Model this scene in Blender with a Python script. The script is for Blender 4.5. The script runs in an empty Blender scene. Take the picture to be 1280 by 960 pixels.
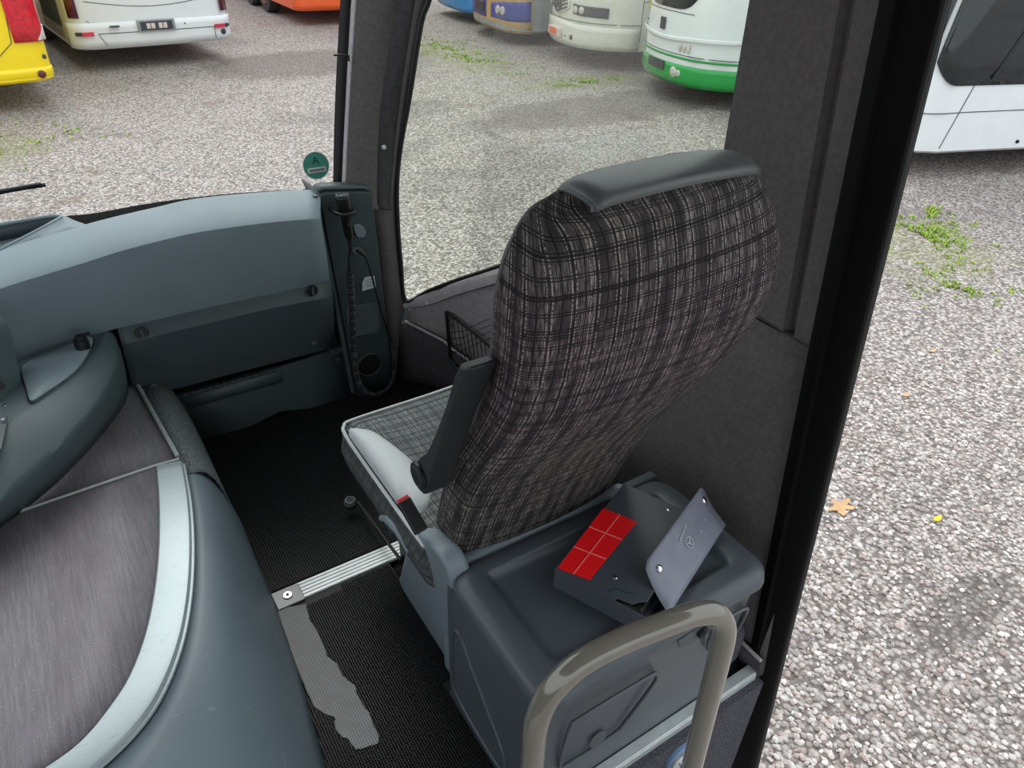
import bpy, bmesh, math, random
from mathutils import Vector, Matrix, noise
random.seed(7)
PI = math.pi
sc = bpy.context.scene
COL = sc.collection

# ------------------------------------------------------------------ camera
F, CX, CY = 900.0, 640.0, 480.0
_p, _y, _r = math.radians(34.3), math.radians(33.8), math.radians(2.0)
CAM = Vector((0, 0, 1.6))
fwd = Vector((math.sin(_y)*math.cos(_p), math.cos(_y)*math.cos(_p), -math.sin(_p)))
rt0 = Vector((math.cos(_y), -math.sin(_y), 0)); up0 = rt0.cross(fwd)
rt = rt0*math.cos(_r) + up0*math.sin(_r); up = rt.cross(fwd)
cd = bpy.data.cameras.new('camera'); cam = bpy.data.objects.new('camera', cd); COL.objects.link(cam)
cd.sensor_fit = 'HORIZONTAL'; cd.sensor_width = 36.0; cd.lens = F/1280*36; cd.clip_start = .02; cd.clip_end = 300
cam.matrix_world = Matrix(((rt.x, up.x, -fwd.x, CAM.x), (rt.y, up.y, -fwd.y, CAM.y), (rt.z, up.z, -fwd.z, CAM.z), (0, 0, 0, 1)))
sc.camera = cam

# measuring the place: where the sight line of a picture point meets a known plane of the coach
def ray(x, y): return fwd + rt*((x-CX)/F) - up*((y-CY)/F)
def on(ax, x, y, v):
    d = ray(x, y); return CAM + d*((v-CAM[ax])/d[ax])
def pX(x, y, v): return on(0, x, y, v)
def pY(x, y, v): return on(1, x, y, v)
def pZ(x, y, v): return on(2, x, y, v)
GZ = -1.0                                    # yard level; the co-driver floor is z = 0
WPLAN = [(1.15, .40), (1.15, 1.60), (1.13, 1.85), (1.07, 2.05), (.98, 2.18), (.86, 2.24)]
def wall_hit(x, y, off=0.0):
    d = ray(x, y); best = None
    for (x0, y0), (x1, y1) in zip(WPLAN[:-1], WPLAN[1:]):
        ex, ey = x1-x0, y1-y0; l = math.hypot(ex, ey); nx, ny = ey/l, -ex/l
        ax, ay = x0-nx*-off*-1, y0-ny*-off*-1
        den = d.x*nx + d.y*ny
        if abs(den) < 1e-6: continue
        t = ((x0-off*nx-CAM.x)*nx + (y0-off*ny-CAM.y)*ny)/den
        q = CAM + d*t
        s = ((q.x-x0)*ex + (q.y-y0)*ey)/(l*l)
        if t > 0 and -.02 <= s <= 1.02 and (best is None or t < best[0]): best = (t, q)
    if best is None: return pX(x, y, 1.15-off)
    return best[1]

# ------------------------------------------------------------------ materials
def srgb(c): return tuple(((v/255)/12.92 if v/255 <= .04045 else ((v/255+.055)/1.055)**2.4) for v in c)
class NT:
    def __init__(s, name):
        s.m = bpy.data.materials.new(name); s.m.use_nodes = True; s.t = s.m.node_tree
        s.b = s.t.nodes['Principled BSDF']; s.tc = s.t.nodes.new('ShaderNodeTexCoord')
    def n(s, k, **kw):
        q = s.t.nodes.new(k)
        for a, v in kw.items(): setattr(q, a, v)
        return q
    def l(s, a, b): s.t.links.new(a, b)
    def put(s, sock, v):
        if hasattr(v, 'is_output') or isinstance(v, bpy.types.NodeSocket): s.l(v, sock)
        else: sock.default_value = v
    def mth(s, op, a, b=0.0, c=None, clamp=False):
        q = s.n('ShaderNodeMath', operation=op); q.use_clamp = clamp
        s.put(q.inputs[0], a); s.put(q.inputs[1], b)
        if c is not None: s.put(q.inputs[2], c)
        return q.outputs[0]
    def mix(s, f, a, b):
        q = s.n('ShaderNodeMix', data_type='RGBA'); s.put(q.inputs[0], f)
        s.put(q.inputs[6], (*a, 1) if isinstance(a, tuple) and len(a) == 3 else a)
        s.put(q.inputs[7], (*b, 1) if isinstance(b, tuple) and len(b) == 3 else b)
        return q.outputs[2]
    def map(s, scale=(1, 1, 1), src='Object', rot=(0, 0, 0)):
        q = s.n('ShaderNodeMapping'); s.l(s.tc.outputs[src], q.inputs[0]); q.inputs['Scale'].default_value = scale
        q.inputs['Rotation'].default_value = rot
        return q.outputs[0]
    def noise(s, scale, detail=3, vec=None, rough=.5):
        q = s.n('ShaderNodeTexNoise'); q.inputs['Scale'].default_value = scale; q.inputs['Detail'].default_value = detail
        q.inputs['Roughness'].default_value = rough
        s.l(vec if vec is not None else s.tc.outputs['Object'], q.inputs['Vector']); return q.outputs[0]
    def ramp(s, v, lo, hi):
        q = s.n('ShaderNodeMapRange', interpolation_type='SMOOTHSTEP'); s.put(q.inputs[0], v)
        q.inputs[1].default_value = lo; q.inputs[2].default_value = hi; return q.outputs[0]
    def bump(s, h, strength, dist=.001):
        q = s.n('ShaderNodeBump'); q.inputs['Strength'].default_value = strength; q.inputs['Distance'].default_value = dist
        s.l(h, q.inputs['Height']); s.l(q.outputs[0], s.b.inputs['Normal'])
    def set(s, col=None, rough=.5, metal=0, spec=.5, coat=0):
        if col is not None: s.put(s.b.inputs['Base Color'], (*col, 1) if isinstance(col, tuple) else col)
        s.put(s.b.inputs['Roughness'], rough); s.b.inputs['Metallic'].default_value = metal
        s.b.inputs['Specular IOR Level'].default_value = spec; s.b.inputs['Coat Weight'].default_value = coat
        s.b.inputs['Coat Roughness'].default_value = .08
        return s.m
def plain(name, rgb, rough=.5, metal=0, spec=.5, coat=0, var=0.12, vs=6, bump=0, bs=400, bd=.0005):
    t = NT(name); c = srgb(rgb)
    n = t.noise(vs, 4)
    col = t.mix(t.ramp(n, .3, .7), tuple(v*(1-var) for v in c), tuple(min(1, v*(1+var)) for v in c))
    if bump:
        v = t.n('ShaderNodeTexVoronoi'); v.inputs['Scale'].default_value = bs; t.l(t.tc.outputs['Object'], v.inputs['Vector'])
        t.bump(v.outputs['Distance'], bump, bd)
    return t.set(col, rough, metal, spec, coat)
M = {}
M['dash'] = plain('grained_dashboard_plastic', (127, 143, 150), .55, bump=.5, bs=520, var=.05)
M['dash_dark'] = plain('dark_grained_plastic', (70, 80, 84), .5, bump=.45, bs=520, var=.06)
M['console'] = plain('console_plastic', (80, 95, 99), .5, bump=.5, bs=520, var=.06)
M['panel'] = plain('charcoal_panel_plastic', (62, 72, 76), .45, bump=.3, bs=600, var=.05)
M['black'] = plain('black_plastic', (20, 21, 22), .45, var=.1)
M['blackgloss'] = plain('black_painted_frame', (7, 7, 8), .8, spec=.15, var=.1)
M['rubber'] = plain('black_rubber', (14, 14, 15), .6, var=.2, vs=30)
M['felt'] = plain('grey_brown_felt', (102, 98, 98), .95, spec=.1, var=.12, vs=90, bump=.6, bs=900)
M['felt_dark'] = plain('dark_wall_felt', (74, 72, 74), .95, spec=.1, var=.14, vs=60, bump=.6, bs=900)
M['felt_light'] = plain('light_wall_felt', (182, 176, 178), .95, spec=.1, var=.1, vs=60, bump=.5, bs=900)
M['box'] = plain('slate_box_plastic', (76, 83, 90), .36, var=.05, bump=.45, bs=560)
M['greyplastic'] = plain('blue_grey_plastic', (118, 130, 138), .42, var=.05, bump=.25, bs=700)
M['case'] = plain('dark_folder_plastic', (70, 76, 84), .38, var=.06)
M['flap'] = plain('grey_folder_plastic', (122, 126, 140), .35, var=.08, vs=25)
M['leather_light'] = plain('light_grey_leather', (186, 192, 194), .5, var=.05, bump=.3, bs=420)
M['leather_dark'] = plain('dark_grey_leather', (88, 92, 92), .38, var=.08, bump=.3, bs=420)
M['piping'] = plain('light_piping', (176, 180, 182), .5)
M['piping_dark'] = plain('dark_piping', (96, 98, 98), .5)
M['alu'] = plain('aluminium', (200, 206, 206), .45, metal=.5, var=.06, vs=40)
M['chrome'] = plain('chrome', (215, 215, 215), .15, metal=1)
M['steelblue'] = plain('blue_gasket', (120, 150, 190), .5)
M['white_label'] = plain('white_label', (200, 206, 208), .6)
M['redplastic'] = plain('red_button', (226, 56, 60), .4)
M['silverpaint'] = plain('pale_print', (190, 194, 200), .5)
M['tyre'] = plain('tyre_rubber', (60, 58, 58), .8)
M['whitepaint'] = plain('white_bus_paint', (232, 236, 238), .25, coat=.5, var=.02)
M['creampaint'] = plain('cream_bus_paint', (226, 226, 216), .3, coat=.4, var=.03)
M['greypaint'] = plain('grey_bus_paint', (150, 156, 158), .35, coat=.3)
M['green'] = plain('green_bus_paint', (10, 158, 66), .3, coat=.4, var=.04)
M['yellow'] = plain('yellow_bus_paint', (255, 222, 0), .3, coat=.4, var=.02)
M['orange'] = plain('orange_paint', (255, 104, 48), .35, coat=.3, var=.05)
M['bluepaint'] = plain('light_blue_paint', (66, 150, 216), .35, coat=.3, var=.12)
M['navy'] = plain('navy_paint', (62, 74, 160), .35)
M['tan'] = plain('tan_paint', (206, 170, 106), .35, var=.1)
M['busglass'] = plain('tinted_bus_glass', (34, 40, 44), .06, spec=.7)
M['lamp_red'] = plain('red_lamp_lens', (206, 26, 44), .15, coat=.5, var=.25, vs=18)
M['lamp_dark'] = plain('dark_red_lamp_lens', (92, 24, 40), .15, coat=.5)
M['lamp_clear'] = plain('clear_lamp_lens', (206, 200, 196), .12, coat=.5, var=.2, vs=20)
M['lamp_orange'] = plain('orange_marker_lens', (240, 96, 40), .3)
M['plate_dark'] = plain('dark_number_plate', (60, 64, 70), .5)
M['platewhite'] = plain('pale_plate', (222, 205, 200), .5, var=.1, vs=30)
M['reflector'] = plain('red_reflector', (214, 60, 84), .3)
M['grillebeige'] = plain('beige_grille', (190, 184, 160), .5)
M['under'] = plain('dark_underbody', (26, 26, 28), .9)
M['leaf'] = plain('dry_leaf', (196, 160, 118), .8)
M['yellowleaf'] = plain('yellow_leaf', (222, 196, 50), .7)
M['ceil'] = plain('grey_headliner', (120, 118, 118), .95)

def m_rail():
    t = NT('grey_lacquered_tube'); n = t.noise(30, 3)
    return t.set(t.mix(n, srgb((120, 116, 106)), srgb((130, 126, 115))), .13, metal=.1, coat=.8)
M['rail'] = m_rail()

def m_vinyl():
    t = NT('wood_look_vinyl'); a = t.noise(1, 5, t.map((230, 12, 12)), .7); b = t.noise(2.4, 3, t.map((3, 1, 1)))
    sp = t.noise(330, 1)
    c = t.mix(t.ramp(a, .36, .66), srgb((102, 98, 104)), srgb((124, 119, 126)))
    c = t.mix(t.mth('MULTIPLY', t.ramp(b, .4, .62), .45), c, srgb((84, 76, 84)))
    c = t.mix(t.mth('MULTIPLY', t.ramp(sp, .68, .74), .75), c, srgb((190, 190, 196)))
    t.bump(a, .25, .0006); return t.set(c, .5)
M['vinyl'] = m_vinyl()

def m_step():
    t = NT('speckled_step_carpet'); a = t.noise(420, 2); b = t.noise(170, 2)
    c = t.mix(t.ramp(a, .38, .64), srgb((66, 70, 74)), srgb((128, 134, 137))); t.bump(b, .8, .002)
    return t.set(c, .95, spec=.1)
M['carpet'] = m_step()
def m_riser():
    t = NT('dark_speckled_carpet'); a = t.noise(420, 2)
    c = t.mix(t.ramp(a, .4, .68), srgb((48, 48, 54)), srgb((112, 112, 120))); t.bump(a, .8, .002)
    return t.set(c, .95, spec=.1)
M['riser'] = m_riser()

def m_leather():
    t = NT('scuffed_slate_leatherette'); a = t.noise(3, 4)
    s1 = t.noise(1, 2, t.map((60, 9, 14), rot=(.2, .3, .5)), .6); s2 = t.noise(1, 2, t.map((14, 90, 30), rot=(.6, .1, 1.1)), .6)
    c = t.mix(t.ramp(a, .35, .65), srgb((88, 102, 111)), srgb((98, 112, 120)))
    sc_ = t.mth('MULTIPLY', t.mth('MAXIMUM', t.ramp(s1, .68, .74), t.ramp(s2, .70, .76)), .28)
    c = t.mix(sc_, c, srgb((150, 160, 166)))
    v = t.n('ShaderNodeTexVoronoi'); v.inputs['Scale'].default_value = 420; t.l(t.tc.outputs['Object'], v.inputs['Vector'])
    t.bump(v.outputs['Distance'], .35, .0006); return t.set(c, .45)
M['leatherette'] = m_leather()

def m_nosing():
    t = NT('scratched_aluminium_nosing'); a = t.noise(5, 3)
    c = t.mix(a, srgb((160, 174, 178)), srgb((178, 190, 193)))
    s1 = t.noise(1, 1, t.map((30, 420, 30), rot=(0, 0, .35))); s2 = t.noise(1, 1, t.map((26, 300, 26), rot=(0, 0, -.9)))
    c = t.mix(t.mth('MULTIPLY', t.mth('MAXIMUM', t.ramp(s1, .66, .7), t.ramp(s2, .72, .76)), .4), c, srgb((104, 114, 118)))
    return t.set(c, .4, metal=.25)
M['nosing'] = m_nosing()

def m_fabric(name, dark, mid, light, purple=0.0, pu=.042, pv=.030):
    t = NT(name); uv = t.tc.outputs['UV']; sp = t.n('ShaderNodeSeparateXYZ'); t.l(uv, sp.inputs[0]); u, v = sp.outputs[0], sp.outputs[1]
    def comb(a, b):
        q = t.n('ShaderNodeCombineXYZ'); t.put(q.inputs[0], a); t.put(q.inputs[1], b); return q.outputs[0]
    w = t.noise(5, 2, uv); uw = t.mth('ADD', u, t.mth('MULTIPLY', w, .012)); 
    yarn = t.noise(1, 2, comb(t.mth('MULTIPLY', u, 620), t.mth('MULTIPLY', v, 40)), .6)
    band = t.noise(1, 1, comb(t.mth('MULTIPLY', u, 38), t.mth('MULTIPLY', v, 9)))
    yl = t.mth('MULTIPLY', t.ramp(yarn, .42, .68), t.ramp(band, .32, .66))
    base = t.mix(yl, dark, mid)
    # fine light dashed warp threads
    def line(x, per, wid, ph=0.0):
        f = t.mth('FRACT', t.mth('ADD', t.mth('DIVIDE', x, per), ph)); d = t.mth('ABSOLUTE', t.mth('SUBTRACT', f, .5))
        return t.mth('LESS_THAN', d, wid/per/2)
    dash = t.mth('GREATER_THAN', t.noise(1, 0, comb(t.mth('MULTIPLY', u, 120), t.mth('MULTIPLY', v, 330))), .45)
    lw = t.mth('MAXIMUM', line(u, pu, .0016), t.mth('MAXIMUM', line(u, pu, .0012, .2), line(u, pu*1.7, .0012, .37)))
    base = t.mix(t.mth('MULTIPLY', t.mth('MULTIPLY', lw, dash), .6), base, light)
    dk = t.mth('MAXIMUM', line(u, pu, .0022, .09), line(u, pu, .0022, .6))
    hw = t.mth('MAXIMUM', t.mth('MAXIMUM', line(v, pv, .0020), line(v, pv, .0020, .17)), t.mth('MAXIMUM', line(v, pv*2.3, .002, .4), line(v, pv*2.3, .002, .47)))
    dk = t.mth('MAXIMUM', dk, hw)
    base = t.mix(t.mth('MULTIPLY', dk, .85), base, tuple(c*.28 for c in dark))
    if purple:
        g = t.mth('MULTIPLY', t.ramp(v, .38, .60), t.mth('SUBTRACT', 1.0, t.ramp(v, .78, .92)))
        g = t.mth('MULTIPLY', g, purple)
        q = t.n('ShaderNodeMix', data_type='RGBA', blend_type='MULTIPLY'); t.put(q.inputs[0], g); t.l(base, q.inputs[6]); q.inputs[7].default_value = (1.0, .62, .95, 1); base = q.outputs[2]
    t.bump(yarn, .4, .0006)
    return t.set(base, .9, spec=.15)
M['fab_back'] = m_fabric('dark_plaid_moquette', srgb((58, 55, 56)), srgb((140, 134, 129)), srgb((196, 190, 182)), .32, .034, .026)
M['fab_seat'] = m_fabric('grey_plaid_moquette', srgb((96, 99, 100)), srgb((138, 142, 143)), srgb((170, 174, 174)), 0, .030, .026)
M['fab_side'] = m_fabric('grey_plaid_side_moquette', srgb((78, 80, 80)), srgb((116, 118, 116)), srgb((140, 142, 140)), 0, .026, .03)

def m_sticker():
    t = NT('red_printed_sticker'); sp = t.n('ShaderNodeSeparateXYZ'); t.l(t.tc.outputs['UV'], sp.inputs[0]); u, v = sp.outputs[0], sp.outputs[1]
    f = t.mth('FRACT', t.mth('MULTIPLY', v, 27)); ln = t.mth('LESS_THAN', f, .38)
    q = t.n('ShaderNodeCombineXYZ'); t.l(t.mth('MULTIPLY', u, 60), q.inputs[0]); t.l(t.mth('FLOOR', t.mth('MULTIPLY', v, 27)), q.inputs[1])
    nz = t.noise(1, 1, q.outputs[0]); cell = t.mth('ABSOLUTE', t.mth('SUBTRACT', t.mth('FRACT', t.mth('MULTIPLY', u, 2)), .5))
    msk = t.mth('MULTIPLY', t.mth('MULTIPLY', ln, t.mth('GREATER_THAN', nz, .42)), t.mth('LESS_THAN', cell, .38))
    return t.set(t.mix(t.mth('MULTIPLY', msk, .35), (1.0, .004, .008), (.35, .0, .002)), .5)
M['sticker'] = m_sticker()

def m_ground():
    t = NT('gravel_yard'); co = t.tc.outputs['Object']
    v = t.n('ShaderNodeTexVoronoi'); v.inputs['Scale'].default_value = 42; v.inputs['Randomness'].default_value = 1; t.l(co, v.inputs['Vector'])
    sp = t.n('ShaderNodeSeparateColor'); t.l(v.outputs['Color'], sp.inputs[0])
    stone = t.mix(sp.outputs[0], srgb((128, 120, 116)), srgb((206, 200, 196)))
    stone = t.mix(t.mth('MULTIPLY', t.mth('GREATER_THAN', sp.outputs[1], .72), .5), stone, srgb((170, 150, 144)))
    e = t.ramp(v.outputs['Distance'], .35, .75)
    c = t.mix(t.mth('MULTIPLY', e, .7), stone, srgb((76, 70, 66)))
    big = t.noise(.32, 5, None, .6); dmp = t.ramp(big, .52, .66)
    c = t.mix(t.mth('MULTIPLY', dmp, .42), c, srgb((94, 90, 90)))
    sm = t.noise(1.7, 4, None, .6)
    c = t.mix(t.mth('MULTIPLY', t.ramp(sm, .60, .72), .55), c, srgb((112, 96, 84)))
    # moss and grass where the yard is greened over
    s = t.n('ShaderNodeSeparateXYZ'); t.l(co, s.inputs[0]); X, Y = s.outputs[0], s.outputs[1]
    def spot(x, y, rx, ry):
        a = t.mth('DIVIDE', t.mth('SUBTRACT', X, x), rx); b = t.mth('DIVIDE', t.mth('SUBTRACT', Y, y), ry)
        d = t.mth('ADD', t.mth('MULTIPLY', a, a), t.mth('MULTIPLY', b, b)); return t.mth('SUBTRACT', 1.0, t.ramp(d, .0, 1.3))
    g = t.mth('MAXIMUM', spot(6.6, 3.2, 1.5, 1.3), t.mth('MAXIMUM', spot(-.5, 10.2, 1.1, 1.5), t.mth('MAXIMUM', spot(7.3, 13.0, 1.3, 3.6), spot(8.1, 10.2, 2.4, .8))))
    gn = t.noise(3.2, 5, None, .7)
    g2_ = t.noise(14, 4, None, .7); gm = t.ramp(t.mth('ADD', t.mth('ADD', t.mth('MULTIPLY', g, .42), t.mth('MULTIPLY', gn, .5)), t.mth('MULTIPLY', g2_, .5)), .80, 1.0)
    c = t.mix(t.mth('MULTIPLY', gm, .5), c, srgb((124, 130, 72)))
    # trodden earth and a dark tyre-worn lane
    lane = t.mth('MAXIMUM', spot(2.85, .62, .5, .16), spot(7.4, 8.6, 3.2, 1.0))
    lane = t.mth('MAXIMUM', lane, spot(4.5, 13.5, 2.6, 1.6))
    lm = t.ramp(t.mth('ADD', t.mth('MULTIPLY', lane, .5), t.mth('MULTIPLY', gn, .6)), .48, .72)
    c = t.mix(t.mth('MULTIPLY', lm, .55), c, srgb((88, 82, 78)))
    h = t.mth('SUBTRACT', 1.0, v.outputs['Distance']); t.bump(h, .9, .012)
    return t.set(c, .85, spec=.3)
M['ground'] = m_ground()
def m_stone():
    t = NT('yard_stones'); oi = t.n('ShaderNodeNewGeometry'); c1 = oi.outputs['Random Per Island']
    c = t.mix(c1, srgb((136, 128, 124)), srgb((226, 220, 216))); q = t.mth('FRACT', t.mth('MULTIPLY', c1, 7.3))
    c = t.mix(t.mth('MULTIPLY', t.mth('GREATER_THAN', q, .75), .5), c, srgb((182, 156, 148)))
    return t.set(c, .8, spec=.3)
M['stone'] = m_stone()
def m_grass():
    t = NT('grass_blades'); oi = t.n('ShaderNodeNewGeometry')
    return t.set(t.mix(oi.outputs['Random Per Island'], srgb((110, 140, 40)), srgb((176, 200, 84))), .7)
M['grass'] = m_grass()
def m_glass(name, tint, refl=.9):
    t = NT(name); tr = t.n('ShaderNodeBsdfTransparent'); tr.inputs[0].default_value = (*tint, 1)
    gl = t.n('ShaderNodeBsdfGlossy'); gl.inputs['Roughness'].default_value = .01; fr = t.n('ShaderNodeFresnel'); fr.inputs[0].default_value = 1.35
    mx = t.n('ShaderNodeMixShader'); t.l(t.mth('MULTIPLY', fr.outputs[0], refl), mx.inputs[0]); t.l(tr.outputs[0], mx.inputs[1]); t.l(gl.outputs[0], mx.inputs[2])
    t.l(mx.outputs[0], t.t.nodes['Material Output'].inputs['Surface']); return t.m
M['glass'] = m_glass('windscreen_glass', (.97, .98, .97), .3)
M['tint'] = m_glass('side_window_glass', (.84, .90, .82), .22)
def m_wornmat():
    t = NT('worn_mat_backing'); m = t.map((1, 1, 1), rot=(0, 0, 0)); s = t.n('ShaderNodeSeparateXYZ'); t.l(m, s.inputs[0])
    def g(o): return t.mth('LESS_THAN', t.mth('FRACT', t.mth('DIVIDE', o, .0058)), .36)
    gg = t.mth('MAXIMUM', g(s.outputs[0]), g(s.outputs[1])); n = t.noise(28, 3); c = t.mix(gg, srgb((74, 74, 76)), srgb((146, 148, 150)))
    c = t.mix(t.mth('MULTIPLY', t.ramp(n, .35, .7), .6), c, srgb((112, 110, 108))); return t.set(c, .6)
M['worn'] = m_wornmat()
def m_speaker():
    t = NT('ribbed_speaker_grille'); w = t.n('ShaderNodeTexWave'); w.inputs['Scale'].default_value = 60; w.inputs['Distortion'].default_value = 1.5; w.bands_direction = 'Z'
    t.l(t.tc.outputs['Object'], w.inputs['Vector']); t.bump(w.outputs[0], 1, .003)
    return t.set(t.mix(w.outputs[0], srgb((58, 68, 72)), srgb((100, 113, 118))), .5)
M['grille'] = m_speaker()

# ------------------------------------------------------------------ object helpers
def tag(o, label=None, cat=None, group=None, kind=None):
    for k, v in (('label', label), ('category', cat), ('group', group), ('kind', kind)):
        if v: o[k] = v
    return o
def root_of(p):
    while p.parent: p = p.parent
    return p
def thing(name, label, cat, loc=(0, 0, 0), rz=0, group=None):
    o = bpy.data.objects.new(name, None); COL.objects.link(o); o.location = loc; o.rotation_euler = (0, 0, rz); o.empty_display_size = .05
    return tag(o, label, cat, group)
def mk(name, verts, faces, mat, parent=None, smooth=True, uv=None, local=False, solid=0, soff=-1, sub=0, bev=0, sharp=40):
    vs = [Vector(v) for v in verts]
    me = bpy.data.meshes.new(name); o = bpy.data.objects.new(name, me); COL.objects.link(o)
    if parent is not None:
        o.parent = parent
        if not local:
            rl = root_of(parent).location; vs = [v-rl for v in vs]
    elif not local:
        mnz = min(v.z for v in vs); c = Vector((sum(v.x for v in vs)/len(vs), sum(v.y for v in vs)/len(vs), mnz))
        vs = [v-c for v in vs]; o.location = c
    me.from_pydata([tuple(v) for v in vs], [], faces); me.materials.append(mat)
    if uv is not None:
        l = me.uv_layers.new(name='UVMap'); 
        for lp in me.loops: l.data[lp.index].uv = uv[lp.vertex_index]
    me.validate(); bm = bmesh.new(); bm.from_mesh(me); bmesh.ops.remove_doubles(bm, verts=bm.verts, dist=1e-6) if uv is None else None
    if not solid: bmesh.ops.recalc_face_normals(bm, faces=bm.faces)
    bm.to_mesh(me); bm.free()
    if bev:
        b = o.modifiers.new('b', 'BEVEL'); b.width = bev; b.segments = 3; b.limit_method = 'ANGLE'; b.angle_limit = math.radians(35)
    if solid:
        s = o.modifiers.new('s', 'SOLIDIFY'); s.thickness = solid; s.offset = soff
    if sub:
        s = o.modifiers.new('u', 'SUBSURF'); s.levels = sub; s.render_levels = sub
    if smooth:
        for p in me.polygons: p.use_smooth = True
        try: me.set_sharp_from_angle(angle=math.radians(sharp))
        except Exception: pass
    return o
def grid(name, rows, mat, parent=None, closed=False, caps=False, uvf=True, **kw):
    """rows: list of rows of points"""
    n = len(rows[0]); vs = [p for r in rows for p in r]; fs = []
    for i in range(len(rows)-1):
        for j in range(n if closed else n-1):
            k = (j+1) % n; fs.append((i*n+j, i*n+k, (i+1)*n+k, (i+1)*n+j))
    if caps: fs.append(tuple(range(n-1, -1, -1))); b = (len(rows)-1)*n; fs.append(tuple(range(b, b+n)))
    return mk(name, vs, fs, mat, parent, **kw)
def cr(pts, n=6, closed=False):
    """Catmull-Rom through points"""
    P = [Vector(p) for p in pts]; out = []; m = len(P)
    rng = range(m) if closed else range(m-1)
    for i in rng:
        a = P[(i-1) % m] if closed or i > 0 else P[0]*2-P[1]; b = P[i]; c = P[(i+1) % m]
        d = P[(i+2) % m] if closed or i+2 < m else P[-1]*2-P[-2]
        for k in range(n):
            t = k/n; out.append(.5*((2*b)+(c-a)*t+(2*a-5*b+4*c-d)*t*t+(3*b-a-3*c+d)*t**3))
    if not closed: out.append(P[-1])
    return out
def tube_data(path, r, seg=8, closed=False):
    P = [Vector(p) for p in path]; n = len(P); vs = []; fs = []
    R = r if isinstance(r, (list, tuple)) else [r]*n
    t0 = (P[1]-P[0]).normalized(); nrm = t0.orthogonal().normalized()
    for i in range(n):
        if closed: t = (P[(i+1) % n]-P[i-1]).normalized()
        else: t = (P[min(i+1, n-1)]-P[max(i-1, 0)]).normalized()
        nrm = (nrm - t*nrm.dot(t)).normalized(); b = t.cross(nrm)
        for k in range(seg):
            a = 2*PI*k/seg; vs.append(P[i]+(nrm*math.cos(a)+b*math.sin(a))*R[i])
    for i in range(n if closed else n-1):
        for k in range(seg):
            q = (k+1) % seg; j = (i+1) % n; fs.append((i*seg+k, i*seg+q, j*seg+q, j*seg+k))
    if not closed: fs.append(tuple(range(seg-1, -1, -1))); fs.append(tuple(range((n-1)*seg, n*seg)))
    return vs, fs
def tube(name, path, r, mat, parent=None, seg=8, closed=False, **kw):
    v, f = tube_data(path, r, seg, closed); return mk(name, v, f, mat, parent, **kw)
def tubes(name, paths, r, mat, parent=None, seg=6, **kw):
    V = []; Fc = []
    for p in paths:
        v, f = tube_data(p, r, seg); b = len(V); V += v; Fc += [tuple(i+b for i in q) for q in f]
    return mk(name, V, Fc, mat, parent, **kw)
def boxd(c, s, R=None):
    c = Vector(c); h = Vector(s)/2; vs = []
    for z in (-1, 1):
        for y, x in ((-1, -1), (-1, 1), (1, 1), (1, -1)):
            v = Vector((x*h.x, y*h.y, z*h.z)); vs.append(c+(R @ v if R else v))
    return vs, [(3, 2, 1, 0), (4, 5, 6, 7), (0, 1, 5, 4), (1, 2, 6, 5), (2, 3, 7, 6), (3, 0, 4, 7)]
def box(name, c, s, mat, parent=None, R=None, bev=0, **kw):
    v, f = boxd(c, s, R); return mk(name, v, f, mat, parent, bev=bev, **kw)
def boxes(name, L, mat, parent=None, **kw):
    V = []; Fc = []
    for a in L:
        v, f = boxd(*a); b = len(V); V += v; Fc += [tuple(i+b for i in q) for q in f]
    return mk(name, V, Fc, mat, parent, **kw)
def frame_of(n, upv=Vector((0, 0, 1))):
    n = n.normalized()
    if abs(n.dot(upv)) > .995: upv = Vector((0, 1, 0))
    x = upv.cross(n).normalized(); y = n.cross(x); return Matrix((x, y, n)).transposed()
def disc(name, c, n, r, h, mat, parent=None, seg=24, dome=0, ry=None, **kw):
    """short cylinder of height h along n, optional domed top"""
    R = frame_of(Vector(n)); c = Vector(c); rows = []
    prof = [(1, 0), (1, h*.75), (.93, h)]
    if dome: prof += [(.7, h+dome*.6), (.35, h+dome*.92), (.05, h+dome)]
    for k, z in prof: rows.append([c+R @ Vector((r*k*math.cos(2*PI*i/seg), (ry or r)*k*math.sin(2*PI*i/seg), z)) for i in range(seg)])
    return grid(name, rows, mat, parent, closed=True, caps=True, **kw)
def lathe(name, a, b, prof, mat, parent=None, seg=20, **kw):
    """prof: (t along a->b 0..1, radius)"""
    a = Vector(a); b = Vector(b); R = frame_of(b-a, Vector((0, .3, 1)) if abs((b-a).normalized().z) < .9 else Vector((0, 1, 0)))
    rows = [[a+(b-a)*t+R @ Vector((r*math.cos(2*PI*i/seg), r*math.sin(2*PI*i/seg), 0)) for i in range(seg)] for t, r in prof]
    return grid(name, rows, mat, parent, closed=True, caps=True, **kw)
def prism(name, poly, d, mat, parent=None, **kw):
    """polygon (3D, planar) pushed by vector d"""
    P = [Vector(p) for p in poly]; d = Vector(d); n = len(P)
    fs = [tuple(range(n)), tuple(range(2*n-1, n-1, -1))] + [(i, (i+1) % n, (i+1) % n+n, i+n) for i in range(n)]
    return mk(name, P+[p+d for p in P], fs, mat, parent, **kw)
def rrect(x0, x1, y0, y1, r, z, n=6):
    out = []
    for cx, cy, a0 in ((x1-r, y0+r, -90), (x1-r, y1-r, 0), (x0+r, y1-r, 90), (x0+r, y0+r, 180)):
        for i in range(n+1):
            a = math.radians(a0+90*i/n); out.append(Vector((cx+r*math.cos(a), cy+r*math.sin(a), z)))
    return out
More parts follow.
